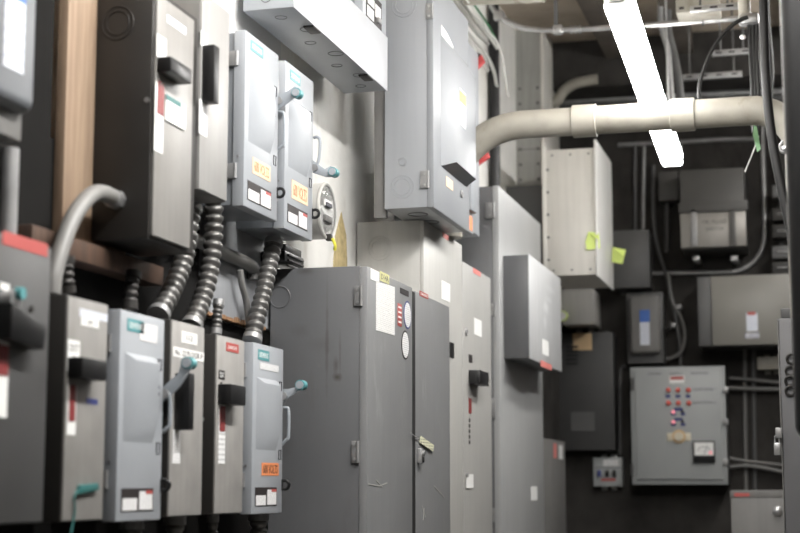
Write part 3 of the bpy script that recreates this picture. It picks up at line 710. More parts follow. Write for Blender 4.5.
P = [onY(x, y, 9.17) for x, y in ((468, 66), (476, 53), (482, 55), (470, 69))]
MB().prism([(p.x, 9.14, p.z) for p in P], (0, .03, 0), .004).build('lever_arm', soot, tl)
P = [onY(x, y, 9.17) for x, y in ((473, 163), (488, 152), (490, 157), (478, 166))]
MB().prism([(p.x, 9.15, p.z) for p in P], (0, .04, 0), .004).build('lower_lever', red_handle, tl, 'lower red lever')
P = [onY(x, y, 9.17) for x, y in ((466, 168), (478, 152), (486, 150), (488, 153), (473, 164))]
MB().prism([(p.x, 9.14, p.z) for p in P], (0, .03, 0), .004).build('lever_arm', soot, tl)
k = onY(467, 100, 9.2)
MB().cyl((-2.0, 8.93, k.z - .05), (-1.968, 8.93, k.z - .05), .1, 36).build('cover_boss', blue_grey, tl)
# ================================================================== TWO-DOOR FLOOR CABINET
XT = -1.797; YT = 6.112
p = onX(368, 266, XT); zT = zat(XT, YT, 265.5); yT1 = yat(XT, zT, 449.5)
t = thing('electrical_cabinet', 'wide dark grey two-door floor cabinet with hinges, a paper sheet and round stickers', 'cabinet', (-2.0, (YT + yT1) / 2, 0))
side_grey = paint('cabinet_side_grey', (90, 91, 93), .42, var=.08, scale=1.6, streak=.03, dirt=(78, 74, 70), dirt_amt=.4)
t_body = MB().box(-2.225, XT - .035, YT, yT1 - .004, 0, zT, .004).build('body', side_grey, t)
yg0 = yat(XT, 2.2, 412.3); yg1 = yat(XT, 2.2, 415.6)
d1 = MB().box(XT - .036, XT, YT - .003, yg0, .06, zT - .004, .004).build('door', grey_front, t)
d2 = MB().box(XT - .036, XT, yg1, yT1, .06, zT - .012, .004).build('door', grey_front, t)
MB().box(XT - .04, XT - .002, yg0 - .002, yg1 + .002, .06, zT - .02).build('door_gap_seal', black_rub, t)
hingeY(YT - .003, 354.5, 286, 361.5, 306, t); hingeY(YT - .003, 352, 441, 358, 463, t); 
pk = onY(280, 297, YT); knockout((pk.x, YT - .001, pk.z), (0, 1, 0), .045, t, side_grey, (1,))
pp = onX(376, 281, XT); 
y0 = onX(376, 300, XT).y; y1 = onX(394.5, 310, XT).y
MB().prism([(XT - .0005, y0, zat(XT, y0, 330)), (XT - .0005, y1, zat(XT, y1, 335.5)), (XT - .0005, y1, zat(XT, y1, 287)), (XT - .0005, y0, zat(XT, y0, 281))], (.002, 0, 0)).build('paper_sheet', print_paper, d1, 'white printed sheet')
s = markX(XT, 380, 271, 389, 280.5, paint('pale_yellow_label', (196, 194, 140), .6, bump=0), d1, 'yellow_label', lab='yellowed label with handwriting')
txtX('D14A', s, grey_ink, s.o, .1, .2)
markX(XT, 370.5, 268, 379, 279, white_paper, d1, 'corner_label')
s = markX(XT, 400, 287.5, 408.5, 293, ink, d1, 'black_label')
def roundel(cx, cy, hh, parent, mat_disc, mat_rim, name, lab):
    c = onX(cx, cy, XT); r = abs(onX(cx, cy - hh, XT).z - c.z)
    o = MB().cyl((XT - .0005, c.y, c.z), (XT + .0016, c.y, c.z), r, 36).build(name, mat_rim, parent, lab)
    MB().cyl((XT + .0012, c.y, c.z), (XT + .0024, c.y, c.z), r * .88, 36).build('disc', mat_disc, o)
    return o, c, r
roundel(407.3, 315, 14, d1, print_small, blue_tag, 'round_sticker', 'round white sticker with a dark rim')
roundel(405.2, 345, 14.5, d1, print_small, ink, 'round_sticker', 'round white sticker with a black rim')
c = onX(399.6, 315, XT)
s = MB().box(XT - .0005, XT + .0014, c.y - .035, c.y + .035, c.z - .05, c.z + .05, .0006).build('red_sticker', red, d1, 'red lettered sticker')
for k in range(4): MB().box(XT + .0012, XT + .002, c.y - .026, c.y + .026, c.z - .036 + k * .022, c.z - .028 + k * .022).build('print_line', white_paper, s)
s = markX(XT, 419.5, 290.5, 428, 295.5, red, d2, 'red_label'); txtX('DANGER', s, white_paper, s.o, .1, .25)
lk = onX(418, 456, XT)
o = MB().box(XT, XT + .022, lk.y - .02, lk.y + .02, lk.z - .035, lk.z + .035, .006).build('lock', steel_dull, d2, 'chrome door lock')
MB().cyl((XT + .02, lk.y, lk.z + .012), (XT + .034, lk.y, lk.z + .012), .013, 20).build('keyway', steel, o)
MB().box(XT + .02, XT + .03, lk.y - .006, lk.y + .006, lk.z - .03, lk.z - .004, .002).build('latch_tongue', black, o)
w0 = onX(410, 433, XT); w1 = onX(418, 436.5, XT)
t2 = thing('wire_tag', 'small pale tag hanging on a wire between the doors of the wide two-door cabinet', 'tag', w1)
MB().tube(spline([(XT + .004, w0.y, w0.z), (XT + .008, w0.y + .03, w0.z - .008), (XT + .006, w1.y, w1.z - .01)], 6), .002, 6).build('wire', steel, t2)
a = onX(418.5, 436, XT); bq = onX(431, 444, XT)
MB().prism([(XT + .004, a.y, a.z - .03), (XT + .008, bq.y, bq.z - .035), (XT + .008, bq.y + .02, bq.z - .005), (XT + .004, a.y + .02, a.z + .002)], (.002, 0, 0)).build('tag_card', printed('pale_tag', (206, 206, 178), (90, 90, 80), 5, .7), t2)
# bare-metal scratches on the door
m = MB()
for (x0, y0_, x1, y1_) in ((368, 484, 379, 486), (379, 486, 387, 483), (376, 480, 382, 487), (422, 506, 425, 517), (424, 508, 423, 520), (434, 486, 444, 497)):
    a, c2 = onX(x0, y0_, XT), onX(x1, y1_, XT); m.tube([(XT, a.y, a.z), (XT, c2.y, c2.z)],   .0028, 4)
m.build('scratches', pale_front, d1, 'pale scratches')
# grease marks down its side
sp = []
for x, y, sx, sz, k in ((327, 335, 1.8, 60, .5), (340, 355, 1.6, 26, .45), (337, 377, 5.5, 4.5, .9), (336, 366, 3, 10, .55), (305, 271, 9, 4, .5), (318, 345, 14, 8, .18), (300, 330, 10, 7, .2)):
    p = onY(x, y, YT) - t.location; u = abs(onY(x + sx, y, YT).x - onY(x, y, YT).x)
    sp.append(((p.x, p.y, p.z), (u, .3, u * sz / sx), k))
t_body.data.materials[0] = side_grey.copy(); t_body.data.materials[0].name = 'cabinet_side_stained'
add_stains(t_body.data.materials[0], sp, (58, 54, 49))

# ================================================================== TALL PALE CABINETS BEYOND IT
YU = yT1 + .012; XU = onY(424, 219.5, YU).x
zU = zat(XU, YU, 219.5); yU1 = yat(XU, zU, 462)
t = thing('electrical_cabinet', 'tall pale grey cabinet with a round knockout, standing behind the two-door cabinet', 'cabinet', (-2.08, 7.9, 0))
MB().box(WL + .01, XU - .02, YU, yU1 - .003, 0, zU, .004).build('body', pale_front, t)
f = MB().box(XU - .021, XU, YU - .003, yU1, .05, zU - .003, .004).build('front_panel', pale_front, t)
pk = onY(380, 248, YU); knockout((pk.x, YU - .001, pk.z), (0, 1, 0), .062, t, pale_front)
markX(XU, 441.5, 280, 450, 298.5, white_paper, f, 'label')
s = markX(XU, 442.5, 232, 448.5, 237, red_faded, f, 'red_label')
markX(XU, 449.5, 342, 453.5, 357, black, f, 'black_label', .004)
yV0 = yU1 + .012; zV = zat(XU, yV0, 260.5); yV1 = yat(XU, zV, 490.5)
t = thing('fused_disconnect', 'tall narrow grey switch cabinet with a short black handle on its front', 'disconnect switch', (-2.08, (yV0 + yV1) / 2, 0))
MB().box(WL + .01, XU - .02, yV0, yV1 - .003, 0, zV, .004).build('body', pale_front, t)
f = MB().box(XU - .021, XU, yV0 - .002, yV1, .05, zV - .003, .004).build('front_panel', paint('mid_pale_grey', (156, 155, 152), .45, var=.05, streak=.06), t)
s = markX(XU, 473, 267.5, 480.5, 272.5, red_faded, f, 'red_label')
s = markX(XU, 474, 317.5, 481.5, 334, white_paper, f, 'label')
s = markX(XU, 468.5, 354, 472.3, 362, ink, f, 'position_label')
bar_handle(XU, 468.5, 480, 489, 370, 384, t)
markX(XU, 468.6, 398, 471.2, 413, red_window, f, 'indicator_window', .003, 'red indicator window')
m = MB()
for k in range(5):
    p = onX(469.5, 420 + k * 5.5, XU); m.box(XU - .0005, XU + .001, p.y - .02, p.y + .02, p.z - .012, p.z + .008)
m.build('stencil_marks', ink, f)
p = onX(466, 332, XU); MB().ring((XU + .004, p.y, p.z), (1, 0, 0), .017, .005, 20, 8).build('pull_ring', steel_dull, f)
s = thing('hanging_tag', 'white paper tag hanging low on the tall narrow switch cabinet', 'tag', onX(469, 488, XU))
a = onX(465.5, 474, XU); c2 = onX(472.5, 488, XU)
MB().prism([(XU + .004, a.y, c2.z), (XU + .004, c2.y, c2.z), (XU + .004, c2.y, a.z), (XU + .004, a.y + .04, a.z), (XU + .004, a.y, a.z - .03)], (.002, 0, 0)).build('tag_card', white_paper, s)
MB().cyl((XU - .001, a.y + .02, a.z - .005), (XU + .012, a.y + .02, a.z - .005), .012, 14).build('hook', steel_dull, s)

XW = -1.916; YW = 9.431
zW = zat(XW, YW, 185.5); yW1 = yat(XW, zW, 540.5)
t = thing('electrical_cabinet', 'tallest grey cabinet with a pointed-looking top, carrying the square box on its door', 'cabinet', (-2.08, (YW + yW1) / 2, 0))
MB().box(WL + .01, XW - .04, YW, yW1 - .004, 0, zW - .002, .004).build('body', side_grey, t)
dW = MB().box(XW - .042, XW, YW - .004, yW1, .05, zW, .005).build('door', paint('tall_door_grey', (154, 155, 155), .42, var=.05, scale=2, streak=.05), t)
hingeY(YW - .004, 485.5, 203, 494, 218, t); hingeY(YW - .004, 490, 398, 495, 418, t); hingeY(YW - .004, 488, 508, 494, 522, t); hingeY(YW - .004, 490, 303, 495, 316, t)
markX(XW, 531, 486.5, 537, 500.5, white_paper, dW, 'label')
YX = onX(503, 254, XW).y; XX = onY(529, 254, YX).x
zX1 = zat(XX, YX, 254); zX0 = zat(XX, YX, 358.5); yX1 = yat(XX, zX1, 560.5)
t = thing('junction_box', 'square grey box projecting from the door of the tallest cabinet', 'junction box', (-1.83, (YX + yX1) / 2, zX0))
MB().box(XW + .0005, XX - .006, YX, yX1 - .004, zX0 + .004, zX1 - .004, .003).build('box_body', side_grey, t)
f = MB().box(XX - .008, XX, YX - .004, yX1, zX0, zX1, .002).build('cover', paint('light_cover_grey', (178, 179, 180), .4, var=.08, scale=3, streak=.1), t)
markX(XX, 542, 338.5, 548.5, 353.5, white_paper, f, 'label')
markX(XX, 540.5, 360, 551.5, 366, red_faded, f, 'red_label')
yy0 = onX(543, 300, XX).y
sp = []
for x, y, sx, sz, k in ((546, 308, 3, 7, .55), (545, 322, 2, 9, .4), (549, 300, 3, 3, .35), (551, 290, 5, 4, .25)):
    p = onX(x, y, XX) - t.location; u = abs(onX(x + sx, y, XX).y - onX(x, y, XX).y)
    sp.append(((p.x, p.y, p.z), (.3, u, abs(onX(x, y + sz, XX).z - onX(x, y, XX).z)), k))
add_stains(f.data.materials[0], sp, (216, 217, 218))
YY = yW1 + .04; XY = onY(542, 437.5, YY).x
zY = zat(XY, YY, 437.5); yY1 = yat(XY, zY, 565)
t = thing('electrical_cabinet', 'low grey cabinet just beyond the tallest cabinet, red and white labels near its top', 'cabinet', (-2.08, 11, 0))
MB().box(WL + .01, XY - .02, YY, yY1 - .003, 0, zY, .004).build('body', side_grey, t)
f = MB().box(XY - .021, XY, YY - .003, yY1, .05, zY - .002, .004).build('door', old_grey, t)
hingeY(YY - .003, 536.5, 452, 541, 463, t)
markX(XY, 553.5, 443, 556.5, 458, red_faded, f, 'red_label'); markX(XY, 559, 445, 562.5, 459, white_paper, f, 'label')

# ================================================================== STEEL-CLAD COLUMN, DARK GAP FILLER
YC = 12.05
t = thing('column', 'steel-clad grey column with bolted edges behind the tallest cabinet', 'column', (-2.2, 11.7, 0))
xc0 = WL + .002; xc1 = onY(541.5, 120, YC).x; xc2 = onY(544, 120, YC).x; yc1 = yat(xc2, 4, 560)
MB().box(xc0, xc1, YC, yc1, 2.78, CEIL).build('clad_face', column_paint, t)
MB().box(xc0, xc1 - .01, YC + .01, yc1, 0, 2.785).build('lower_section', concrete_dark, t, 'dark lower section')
MB().box(xc1, xc2, YC - .02, yc1, 2.8, CEIL, .003).build('flange', flange_paint, t, 'pale flange')
m = MB()
for k in range(26):
    z = 1.5 + k * .125
    for x in (xc0 + .03, xc1 - .03): m.ball((x, YC, z), .012, (1, .6, 1))
m.build('bolts', mid_grey, t)
MB().box(xc0, xc1, YC - .003, YC + .001, 4.12, 4.125).build('sheet_seam', mid_grey, t)
yr_ = onX(494, 70, -2.25).y
o = MB().cyl((-2.25, yr_, zW + .02), (-2.25, yr_, CEIL), .04, 20).build('gap_filler', black)  # black upright added to fill in the dark gap beside the column
tag(o, 'black upright added for the dark gap between the left wall and the steel-clad column', 'pipe')

# ================================================================== PALE WALL BOX WITH LIME TAPE
YA = 11.2; XA = onY(596, 145, YA).x
zA1 = zat(XA, YA, 145); zA0 = zat(XA, YA, 281); 
xa = onY(546, 200, YA).x; xaf = onY(596, 200, YA).x; yA1 = yat(xaf, 3.5, 611)
t = thing('panel_box', 'pale grey wall-mounted box with an overhanging cover and scraps of lime green tape', 'panel', (xa + .1, 11.3, zA0))
box_pale = paint('pale_box_side', (204, 201, 194), .5, var=.05, streak=.08)
MB().box(xa, xaf, YA, yA1 - .02, zA0 + .05, zA1 - .02, .003).build('box_body', box_pale, t)
pa = onX(597, 141, xaf + .012)
zc1 = zat(xaf, YA, 140); zc0 = zat(xaf, YA, 277)
MB().box(xaf - .004, xaf + .012, YA - .03, yA1, zc0, zc1, .002).build('cover', paint('white_cover', (218, 217, 214), .4, var=.03), t, 'white overhanging cover')
MB().box(onY(542.5, 200, YA).x, xa + .004, YA - .006, YA + .02, zA0, zA1 + .03, .002).build('mounting_flange', flange_paint, t)
m = MB()
for x in (xa + .05, (xa + xaf) / 2, xaf - .05):
    m.ball((x, YA, zA1 - .06), .008, (1, .6, 1)); m.ball((x, YA, zA0 + .09), .008, (1, .6, 1))
for k in range(1, 6): m.ball((xa + .015, YA - .006, zA0 + k * (zA1 - zA0) / 6), .01, (1, .6, 1))
m.build('bolts', mid_grey, t)
MB().box(WL, xa + .001, YA + .4, YA + .7, zA0 + .2, zA1 - .2).build('stand_off', mid_grey, t)
def scrap(lab, pts, Y, thick):
    P = [onY(x, y, Y) for x, y in pts]
    t = thing('tape_scrap', lab, 'tape', P[-1], 'scraps of lime tape')
    t_ = MB(); n = len(P)
    t_.prism([(p.x, Y + random.uniform(-.006, .006), p.z) for p in P], (0, thick, 0))
    t_.build('strip', lime, t)
    a, c2 = P[0], P[1]
    MB().prism([(P[0].x, Y - .004, P[0].z), (P[1].x, Y - .008, P[1].z), ((P[1].x + P[2].x) / 2, Y - .03, (P[1].z + P[2].z) / 2)], (0, .002, 0)).build('folded_corner', lime, t)
scrap('lime green tape stuck on the side of the pale wall box', [(588, 232), (599, 233), (600, 248), (587, 250), (585.5, 242)], YA - .016, .004)
p = onX(611, 256, xaf + .012)
scrap('lime green tape flying off the cover edge of the pale wall box', [(612.3, 247), (626, 250), (622.5, 264), (611.8, 262)], p.y - .02, .004)

# ================================================================== BIG PIPE ACROSS THE AISLE
YP = 8.2; zP = onY(600, 120, YP).z; rP = .077
xl = onY(448, 120, YP).x; xr = onY(799, 120, YP).x
def arc(cx, cz, r, a0, a1, n=14): return [Vector((cx + r * math.cos(math.radians(a0 + (a1 - a0) * k / n)), YP, cz + r * math.sin(math.radians(a0 + (a1 - a0) * k / n)))) for k in range(n + 1)]
RL, RR = .42, .24
t = thing('overhead_pipe', 'thick pale pipe crossing the aisle overhead, elbowed down at both ends', 'pipe', (xl, YP, zU))
xcp = [onY(x, 120, YP).x for x in (572.5, 597, 670.5, 695.5)]
path = [Vector((xl, YP, zU + .001))] + arc(xl + RL, zP - RL, RL, 180, 90)
MB().tube(path + [Vector((xcp[0] + .01, YP, zP))], rP, 32).build('elbow', conduit_white, t)
MB().tube([(xcp[1] - .01, YP, zP), (xcp[2] + .01, YP, zP)], rP, 32).build('straight_length', conduit_white, t)
zII = zat(-.24, 7.85, 318)
MB().tube([Vector((xcp[3] - .01, YP, zP))] + arc(xr - RR, zP - RR, RR, 90, 0) + [Vector((xr, YP, zII + .001))], rP, 32).build('elbow', conduit_white, t)
for a, c2 in ((0, 1), (2, 3)):
    MB().tube([(xcp[a], YP, zP), (xcp[a] + .004, YP, zP), (xcp[c2] - .004, YP, zP), (xcp[c2], YP, zP)], [rP + .002, rP + .012, rP + .012, rP + .002], 32).build('coupling', conduit_white, t)

# ================================================================== FLUORESCENT FIXTURES
def fixture(label, x, y0, y1, z, rot, lens_mat):
    t = thing('fluorescent_light', label, 'ceiling light', (x, (y0 + y1) / 2, z), 'fluorescent fixtures over the aisle')
    w = .066
    MB().prism([(x - w, y0 + .03, z + .012), (x - w * .8, y0 + .03, z), (x + w * .8, y0 + .03, z), (x + w, y0 + .03, z + .012), (x + w, y0 + .03, z + .075), (x - w, y0 + .03, z + .075)], (0, y1 - y0 - .04, 0)).build('lens', lens_mat, t, 'glowing ribbed lens')
    MB().box(x - w * .5, x + w * .5, y0 + .02, y1 - .02, z + .0755, z + .13, .006).build('housing', dial_white, t)
    for yy in (y0, y1 - .03):
        MB().box(x - w * .98, x + w * .98, yy + (0 if yy == y0 else .012), yy + .018 + (0 if yy == y0 else .012), z + .02, z + .135, .004).build('end_cap', dial_white, t)
    m = MB()
    MB().box(x - .03, x + .03, y0 - .03, y0 + .002, z + .03, z + .09, .006).build('lamp_holder', steel_dull, t)
    for yy in (y0 + .3, y1 - .3):
        MB().cyl((x, yy, z + .125), (x, yy, CEIL), .008, 10).build('hanger_rod', steel_dull, t)
    t.rotation_euler.z = rot
yf0 = 6.75
pn = onY(618, 7.5, yf0); zf = pn.z
dr_ = ray(672.5, 166); pf = O + dr_ * ((zf - EYE) / dr_.z)
tilt = math.atan2(-(pf.x - pn.x), pf.y - pn.y); Lf = (pf - pn).length
ym = (pn.y + pf.y) / 2; xm = (pn.x + pf.x) / 2
fixture('glowing fluorescent fixture hanging over the aisle above the thick pipe', xm, ym - Lf / 2, ym + Lf / 2, zf, tilt, tube_white)
fixture('second fluorescent fixture, in line with the visible one and nearer the camera', -.35, 2.6, 5.8, 4.2, 0, tube_near)
fixture('third fluorescent fixture, added out of view at the right to brighten the back', .5, 8.9, 11.9, 4.3, 0, tube_added)  # unseen fixture added to light the cabinets and boxes at the back
# ================================================================== CEILING CONDUITS, STRUTS, CABLES
Y9 = 9.75
C9 = lambda l, Y=Y9: [onY(x, y, Y) for x, y in l]
def up_to_ceiling(l, Y):
    P = C9(l, Y); return [Vector((P[0].x, Y, CEIL + .06))] + P
t = thing('overhead_conduit', 'silvery conduit running across under the ceiling behind the light fixture', 'conduit', onY(600, 27, Y9))
pc = C9([(488, -3), (493, 9), (503, 19), (520, 27), (540, 30), (562, 30), (620, 27), (690, 22), (745, 18)])
MB().tube(spline(pc, 8), .019, 14).build('pipe', steel, t)
for (x, y) in ((499, 16), (558, 30)):
    k = onY(x, y, Y9); MB().box(k.x - .035, k.x + .035, Y9 - .03, Y9 + .03, k.z - .03, k.z + .03, .012).build('coupling', steel, t)
k = onY(570, 30, Y9)
for j in range(3): MB().cyl((k.x + j * .028, Y9, k.z), (k.x + .016 + j * .028, Y9, k.z), .027, 16).build('compression_nut', steel, t)
for (x, y) in ((556, 30), (703, 21)):
    k = onY(x, y, Y9); MB().ring((k.x, Y9, k.z), (1, 0, 0), .026, .006, 20, 6).box(k.x - .012, k.x + .012, Y9 - .012, Y9 + .012, k.z + .02, CEIL, .002).build('hanger', mid_grey, t)
o = MB().cyl((onY(464, 1.5, 9.3).x, 9.3, onY(464, 1, 9.3).z), (onY(545, -1, 9.3).x, 9.3, onY(545, -2, 9.3).z), .03, 16).build('overhead_pipe', conduit_white)
tag(o, 'pale pipe at the very top of the view above the wiring bundle', 'pipe')
FC = 'white cables running along the left wall'
cab = [[(444, -12), (462, 14), (478, 34), (490, 46), (496, 58), (498, 84)], [(450, -12), (466, 8), (484, 28), (496, 42), (499, 50)],
       [(446, -2), (464, 26), (476, 42), (486, 54), (494, 72), (497, 88)], [(440, -14), (460, 24), (474, 48), (488, 70)], [(455, -10), (472, 16), (490, 38), (497, 48)]]
nm = ['white cable highest of the bundle on the left wall, curving down at its end', 'white cable second in the bundle, ending straight at the wall', 'white cable in the middle of the bundle with a long drooping end', 'lowest white cable of the bundle, behind the large heavy duty switch', 'white cable at the right of the bundle beneath the green wire']
for i, (l, lab) in enumerate(zip(cab, nm)):
    o = MB().tube(spline(P_(l, -2.2865 + i * .03), 8), .013, 10).build('cable', cable_white); tag(o, lab, 'cable', FC)
o = MB().tube(spline(P_([(460, -8), (478, 14), (490, 33), (497, 42), (503, 60), (507, 88), (509, 96)], -2.068), 8), .008, 8).build('loose_wire', cable_white); tag(o, 'thin loose white wire end dangling in front of the column', 'wire')
o = MB().tube(spline(P_([(462, -10), (478, 10), (490, 28), (496, 40)], -2.094), 8), .008, 8).build('green_wire', green_wire); tag(o, 'thin green wire along the white cable bundle', 'wire')
# dark struts, ducts and steel near the ceiling at the back
def strutY(lab, x0, y0, x1, y1, Y, h, mat, name='strut_channel', cat='strut', group=None):
    a, c2 = onY(x0, y0, Y), onY(x1, y1, Y)
    t = thing(name, lab, cat, ((a.x + c2.x) / 2, Y, min(a.z, c2.z)), group)
    m = MB(); m.box(min(a.x, c2.x), max(a.x, c2.x), Y - h * .5, Y + h * .5, min(a.z, c2.z) - h / 2, min(a.z, c2.z) + h / 2, .003)
    o = m.build('channel', mat, t)
    n = max(3, int((c2.x - a.x) / .09))
    for k in range(n): xx = a.x + (k + .5) * (c2.x - a.x) / n; MB().box(xx - .022, xx + .022, Y - h * .5 - .001, Y - h * .5 + .002, min(a.z, c2.z) - .006, min(a.z, c2.z) + .006).build('slot', black, o)
    for xx in (a.x + .06, c2.x - .06): MB().cyl((xx, Y, min(a.z, c2.z)), (xx, Y, CEIL), .007, 8).build('hanger_rod', mid_grey, t)
strutY('slotted strut under the ceiling right of the curved black cable, nearer one', 712, 51, 752, 51, 11.0, .04, steel_dull)
strutY('slotted strut right of the light fixture, lower and farther one', 682, 75, 742, 74, 11.7, .045, steel_dull)
strutY('pale strut at the top edge right of the light fixture', 690, 6, 738, 6, 9.0, .035, steel)
a, c2 = onY(676, 13, 9.4), onY(719, -4, 9.4)
t = thing('ballast_box', 'small pale metal box near the ceiling right of the light fixture', 'junction box', (a.x, 9.4, a.z))
MB().box(a.x, c2.x, 9.4, 9.6, a.z, c2.z, .004).build('box_body', conduit_white, t)
MB().box(a.x + .02, a.x + .05, 9.396, 9.402, a.z + .02, a.z + .035).build('label', ink, t)
MB().cyl(((a.x + c2.x) / 2, 9.5, c2.z - .002), ((a.x + c2.x) / 2, 9.5, CEIL), .012, 10).build('hanger_rod', mid_grey, t)
o = MB().tube(spline(up_to_ceiling([(661, -6), (660, 15), (662, 30), (668, 50), (670, 75), (672, 103)], 11.2), 8), .022, 12).build('overhead_conduit', steel_dull); tag(o, 'dull bent conduit dropping from the ceiling just right of the light fixture, left one', 'conduit')
o = MB().tube(spline(up_to_ceiling([(668, -6), (668, 28), (674, 55), (679, 80), (681, 105)], 11.3), 8), .03, 12).build('overhead_conduit', mid_grey); tag(o, 'thicker dark conduit dropping from the ceiling just right of the light fixture', 'conduit')
o = MB().tube(spline(C9([(551, 104), (558, 100), (564, 91), (574, 84), (590, 80), (598, 79)], 12.5), 8), .045, 16).build('bent_pipe', conduit_white); tag(o, 'short pale bent pipe under the back beam beside the column', 'pipe')
o = MB().cyl(onY(560, 101, 12.95), Vector((1.2, 12.95, onY(757, 96, 12.95).z)), .03, 14).build('cross_pipe', steel_dull); tag(o, 'dull pipe running across the back just above the thick pale pipe', 'pipe')
o = MB().cyl(onY(552, 106, 13.03), Vector((1.2, 13.03, onY(757, 103, 13).z)), .035, 14).build('cross_pipe', mid_grey); tag(o, 'darker pipe running across the back directly behind the thick pale pipe', 'pipe')
# cable drop on the right
YB = 8.45
t = thing('cable_drop', 'black cables hanging from a conduit end at the upper right, passing behind the thick pipe', 'cable', onY(752, 150, YB))
k1 = onY(745, 18, YB); k0 = onY(741, -8, YB); k0.z = CEIL + .06
MB().tube([k0, k1], .034, 18).build('conduit_end', conduit_white, t, 'pale conduit end')
k = onY(748, 20, YB); m = MB(); m.box(k.x - .05, k.x + .06, YB - .04, YB + .04, k.z - .03, k.z + .03, .014); m.build('connector', steel, t)
for l in ([(749, 22), (751, 60), (753, 103), (754, 132)], [(753, 22), (754, 60), (756, 103), (757, 150)], [(757, 20), (757, 60), (759, 103), (759, 150)]):
    MB().tube(spline(C9(l, YB), 6), .012, 10).build('cable_strand', black_rub, t)
MB().tube(spline(C9([(751, 26), (747, 34), (743, 37)], YB), 6), .012, 10).build('cut_end', black_rub, t)
k = onY(743, 37, YB); MB().ball((k.x, YB, k.z), .018, (1, 1, .7)).build('end_ferrule', white_paper, t)
pk = C9([(754, 126), (757, 128), (761, 150), (757.5, 153), (753, 136)], YB)
MB().prism([(p.x, YB - .03, p.z) for p in pk], (0, .006, 0)).build('green_tag', paint('green_tag', (150, 196, 150), .5, bump=0), t, 'pale green tag')
MB().tube(spline(C9([(759, 136), (753, 152), (745, 172)], YB - .02), 6), .004, 6).build('tie_wire', cable_white, t)
o = MB().tube(spline(C9([(748, 17), (740, 20), (725, 32), (711, 52), (701, 78), (699, 95), (702, 108)], YB - .06) + [onY(703, 119, YP + rP + .013)], 10), .011, 10).build('looped_cable', black_rub)
tag(o, 'black cable looping in an arc from the conduit end down behind the thick pipe', 'cable')
o = MB().tube(spline(up_to_ceiling([(763, -10), (764, 20), (765, 60), (768, 105), (774, 150), (784, 200), (794, 250), (801, 318)], 7.9), 10), .024, 14).build('black_cable', black_rub)
tag(o, 'thick black cable falling past the right end of the thick pipe', 'cable')
o = MB().tube(spline(up_to_ceiling([(767, -10), (769, 30), (772, 70), (770, 103), (771, 130)], 9.3), 10), .012, 10).build('black_cable', black_rub)
tag(o, 'thinner black cable beside the thick black cable at the upper right', 'cable')

# ================================================================== BACK WALL
def ybox(name, label, cat, Y, x0, yt, x1, yb, mat, bev=.006, body=None, lip=0, group=None, back=BACK):
    """enclosure on the back wall: body and a front cover"""
    a, c2 = onY(x0, yt, Y), onY(x1, yb, Y)
    t = thing(name, label, cat, ((a.x + c2.x) / 2, (Y + back) / 2, c2.z), group)
    MB().box(a.x + lip, c2.x - lip, Y + .02, back, c2.z + lip, a.z - lip, bev).build('enclosure', body or mat, t)
    f = MB().box(a.x, c2.x, Y, Y + .022, c2.z, a.z, min(bev, .006)).build('cover', mat, t)
    for xx in (a.x + .08, c2.x - .08): MB().box(xx - .025, xx + .025, back - .006, back, c2.z - .03, a.z + .03, .001).build('mounting_lug', body or mat, t)
    return t, f
# the control panel with pilot lamps
YE = 12.9
t = thing('control_panel', 'grey control panel with red pilot lamps and a dial meter on the back wall', 'control panel', onY(679, 485, YE))
a, c2 = onY(630, 367.5, YE), onY(728, 484.5, YE)
panel_grey = paint('control_panel_grey', (156, 159, 159), .4, var=.04, scale=3)
MB().box(a.x, c2.x, YE + .03, BACK, c2.z, a.z, .008).build('enclosure', mid_grey, t)
MB().box(a.x, c2.x, YE, YE + .032, c2.z, a.z, .006).build('mounting_flange', panel_grey, t)
d0, d1_ = onY(634.5, 369, YE - .02), onY(723.5, 479.5, YE - .02)
dr = MB().box(d0.x, d1_.x, YE - .02, YE + .002, d1_.z, d0.z, .006).build('door', panel_grey, t)
YD = YE - .02
def onD(x, y): return onY(x, y, YD)
for (x, y) in ((668.5, 390), (678, 390), (688.5, 390), (668.5, 403), (678.5, 403), (689, 403)):
    p = onD(x, y); o = MB().cyl((p.x, YD - .012, p.z), (p.x, YD + .001, p.z), .024, 20).build('lamp_bezel', steel_dull, dr)
    MB().ball((p.x, YD - .012, p.z), .019, (1, .8, 1)).build('pilot_lens', lens_red, o, 'red pilot lens')
for (x, y) in ((668, 396.3), (678, 396.3), (688, 396.3), (678.5, 409.3), (678.5, 419.3), (673.5, 414), (683, 414), (673.5, 424.5), (683, 424.5)):
    w = 4.2 if y in (409.3, 419.3) else 2.4
    markY(YD, x - w, y - 1.4, x + w, y + 1.4, blue_tag, dr, 'engraved_tag', .002, 'navy engraved tag')
for (x, y) in ((673.4, 412), (673.4, 422)):
    p = onD(x, y); MB().cyl((p.x, YD - .014, p.z), (p.x, YD + .001, p.z), .014, 16).build('push_button', lens_pink, dr, 'lit pink push button')
for (x, y) in ((682.5, 411.5), (682.5, 421.5)):
    p = onD(x, y); MB().cyl((p.x, YD - .016, p.z), (p.x, YD + .001, p.z), .013, 16).build('push_button', black, dr)
s = markY(YD, 669.5, 376, 684.5, 383, white_paper, dr, 'nameplate', .002); r2 = markY(YD - .002, 670.5, 376.5, 683.5, 379.5, red, s.o, 'red_band', .001)
def lettersY(x0, yt, x1, yb, s):
    p, q = onD(x0, yt), onD(x1, yb); text(s, (p.x, YD - .0004, q.z), (1, 0, 0), (0, 0, 1), q.x - p.x, p.z - q.z, grey_ink, dr)
lettersY(693, 388, 716, 390.5, 'ELEVATOR No. 1'); lettersY(693, 401.2, 716, 403.7, 'ELEVATOR No. 2')
lettersY(648, 372.8, 662, 374.6, 'CONTROL'); lettersY(670, 372.6, 682, 374.4, 'SUPPLY'); lettersY(691, 372.2, 708, 374.2, 'INDICATION')
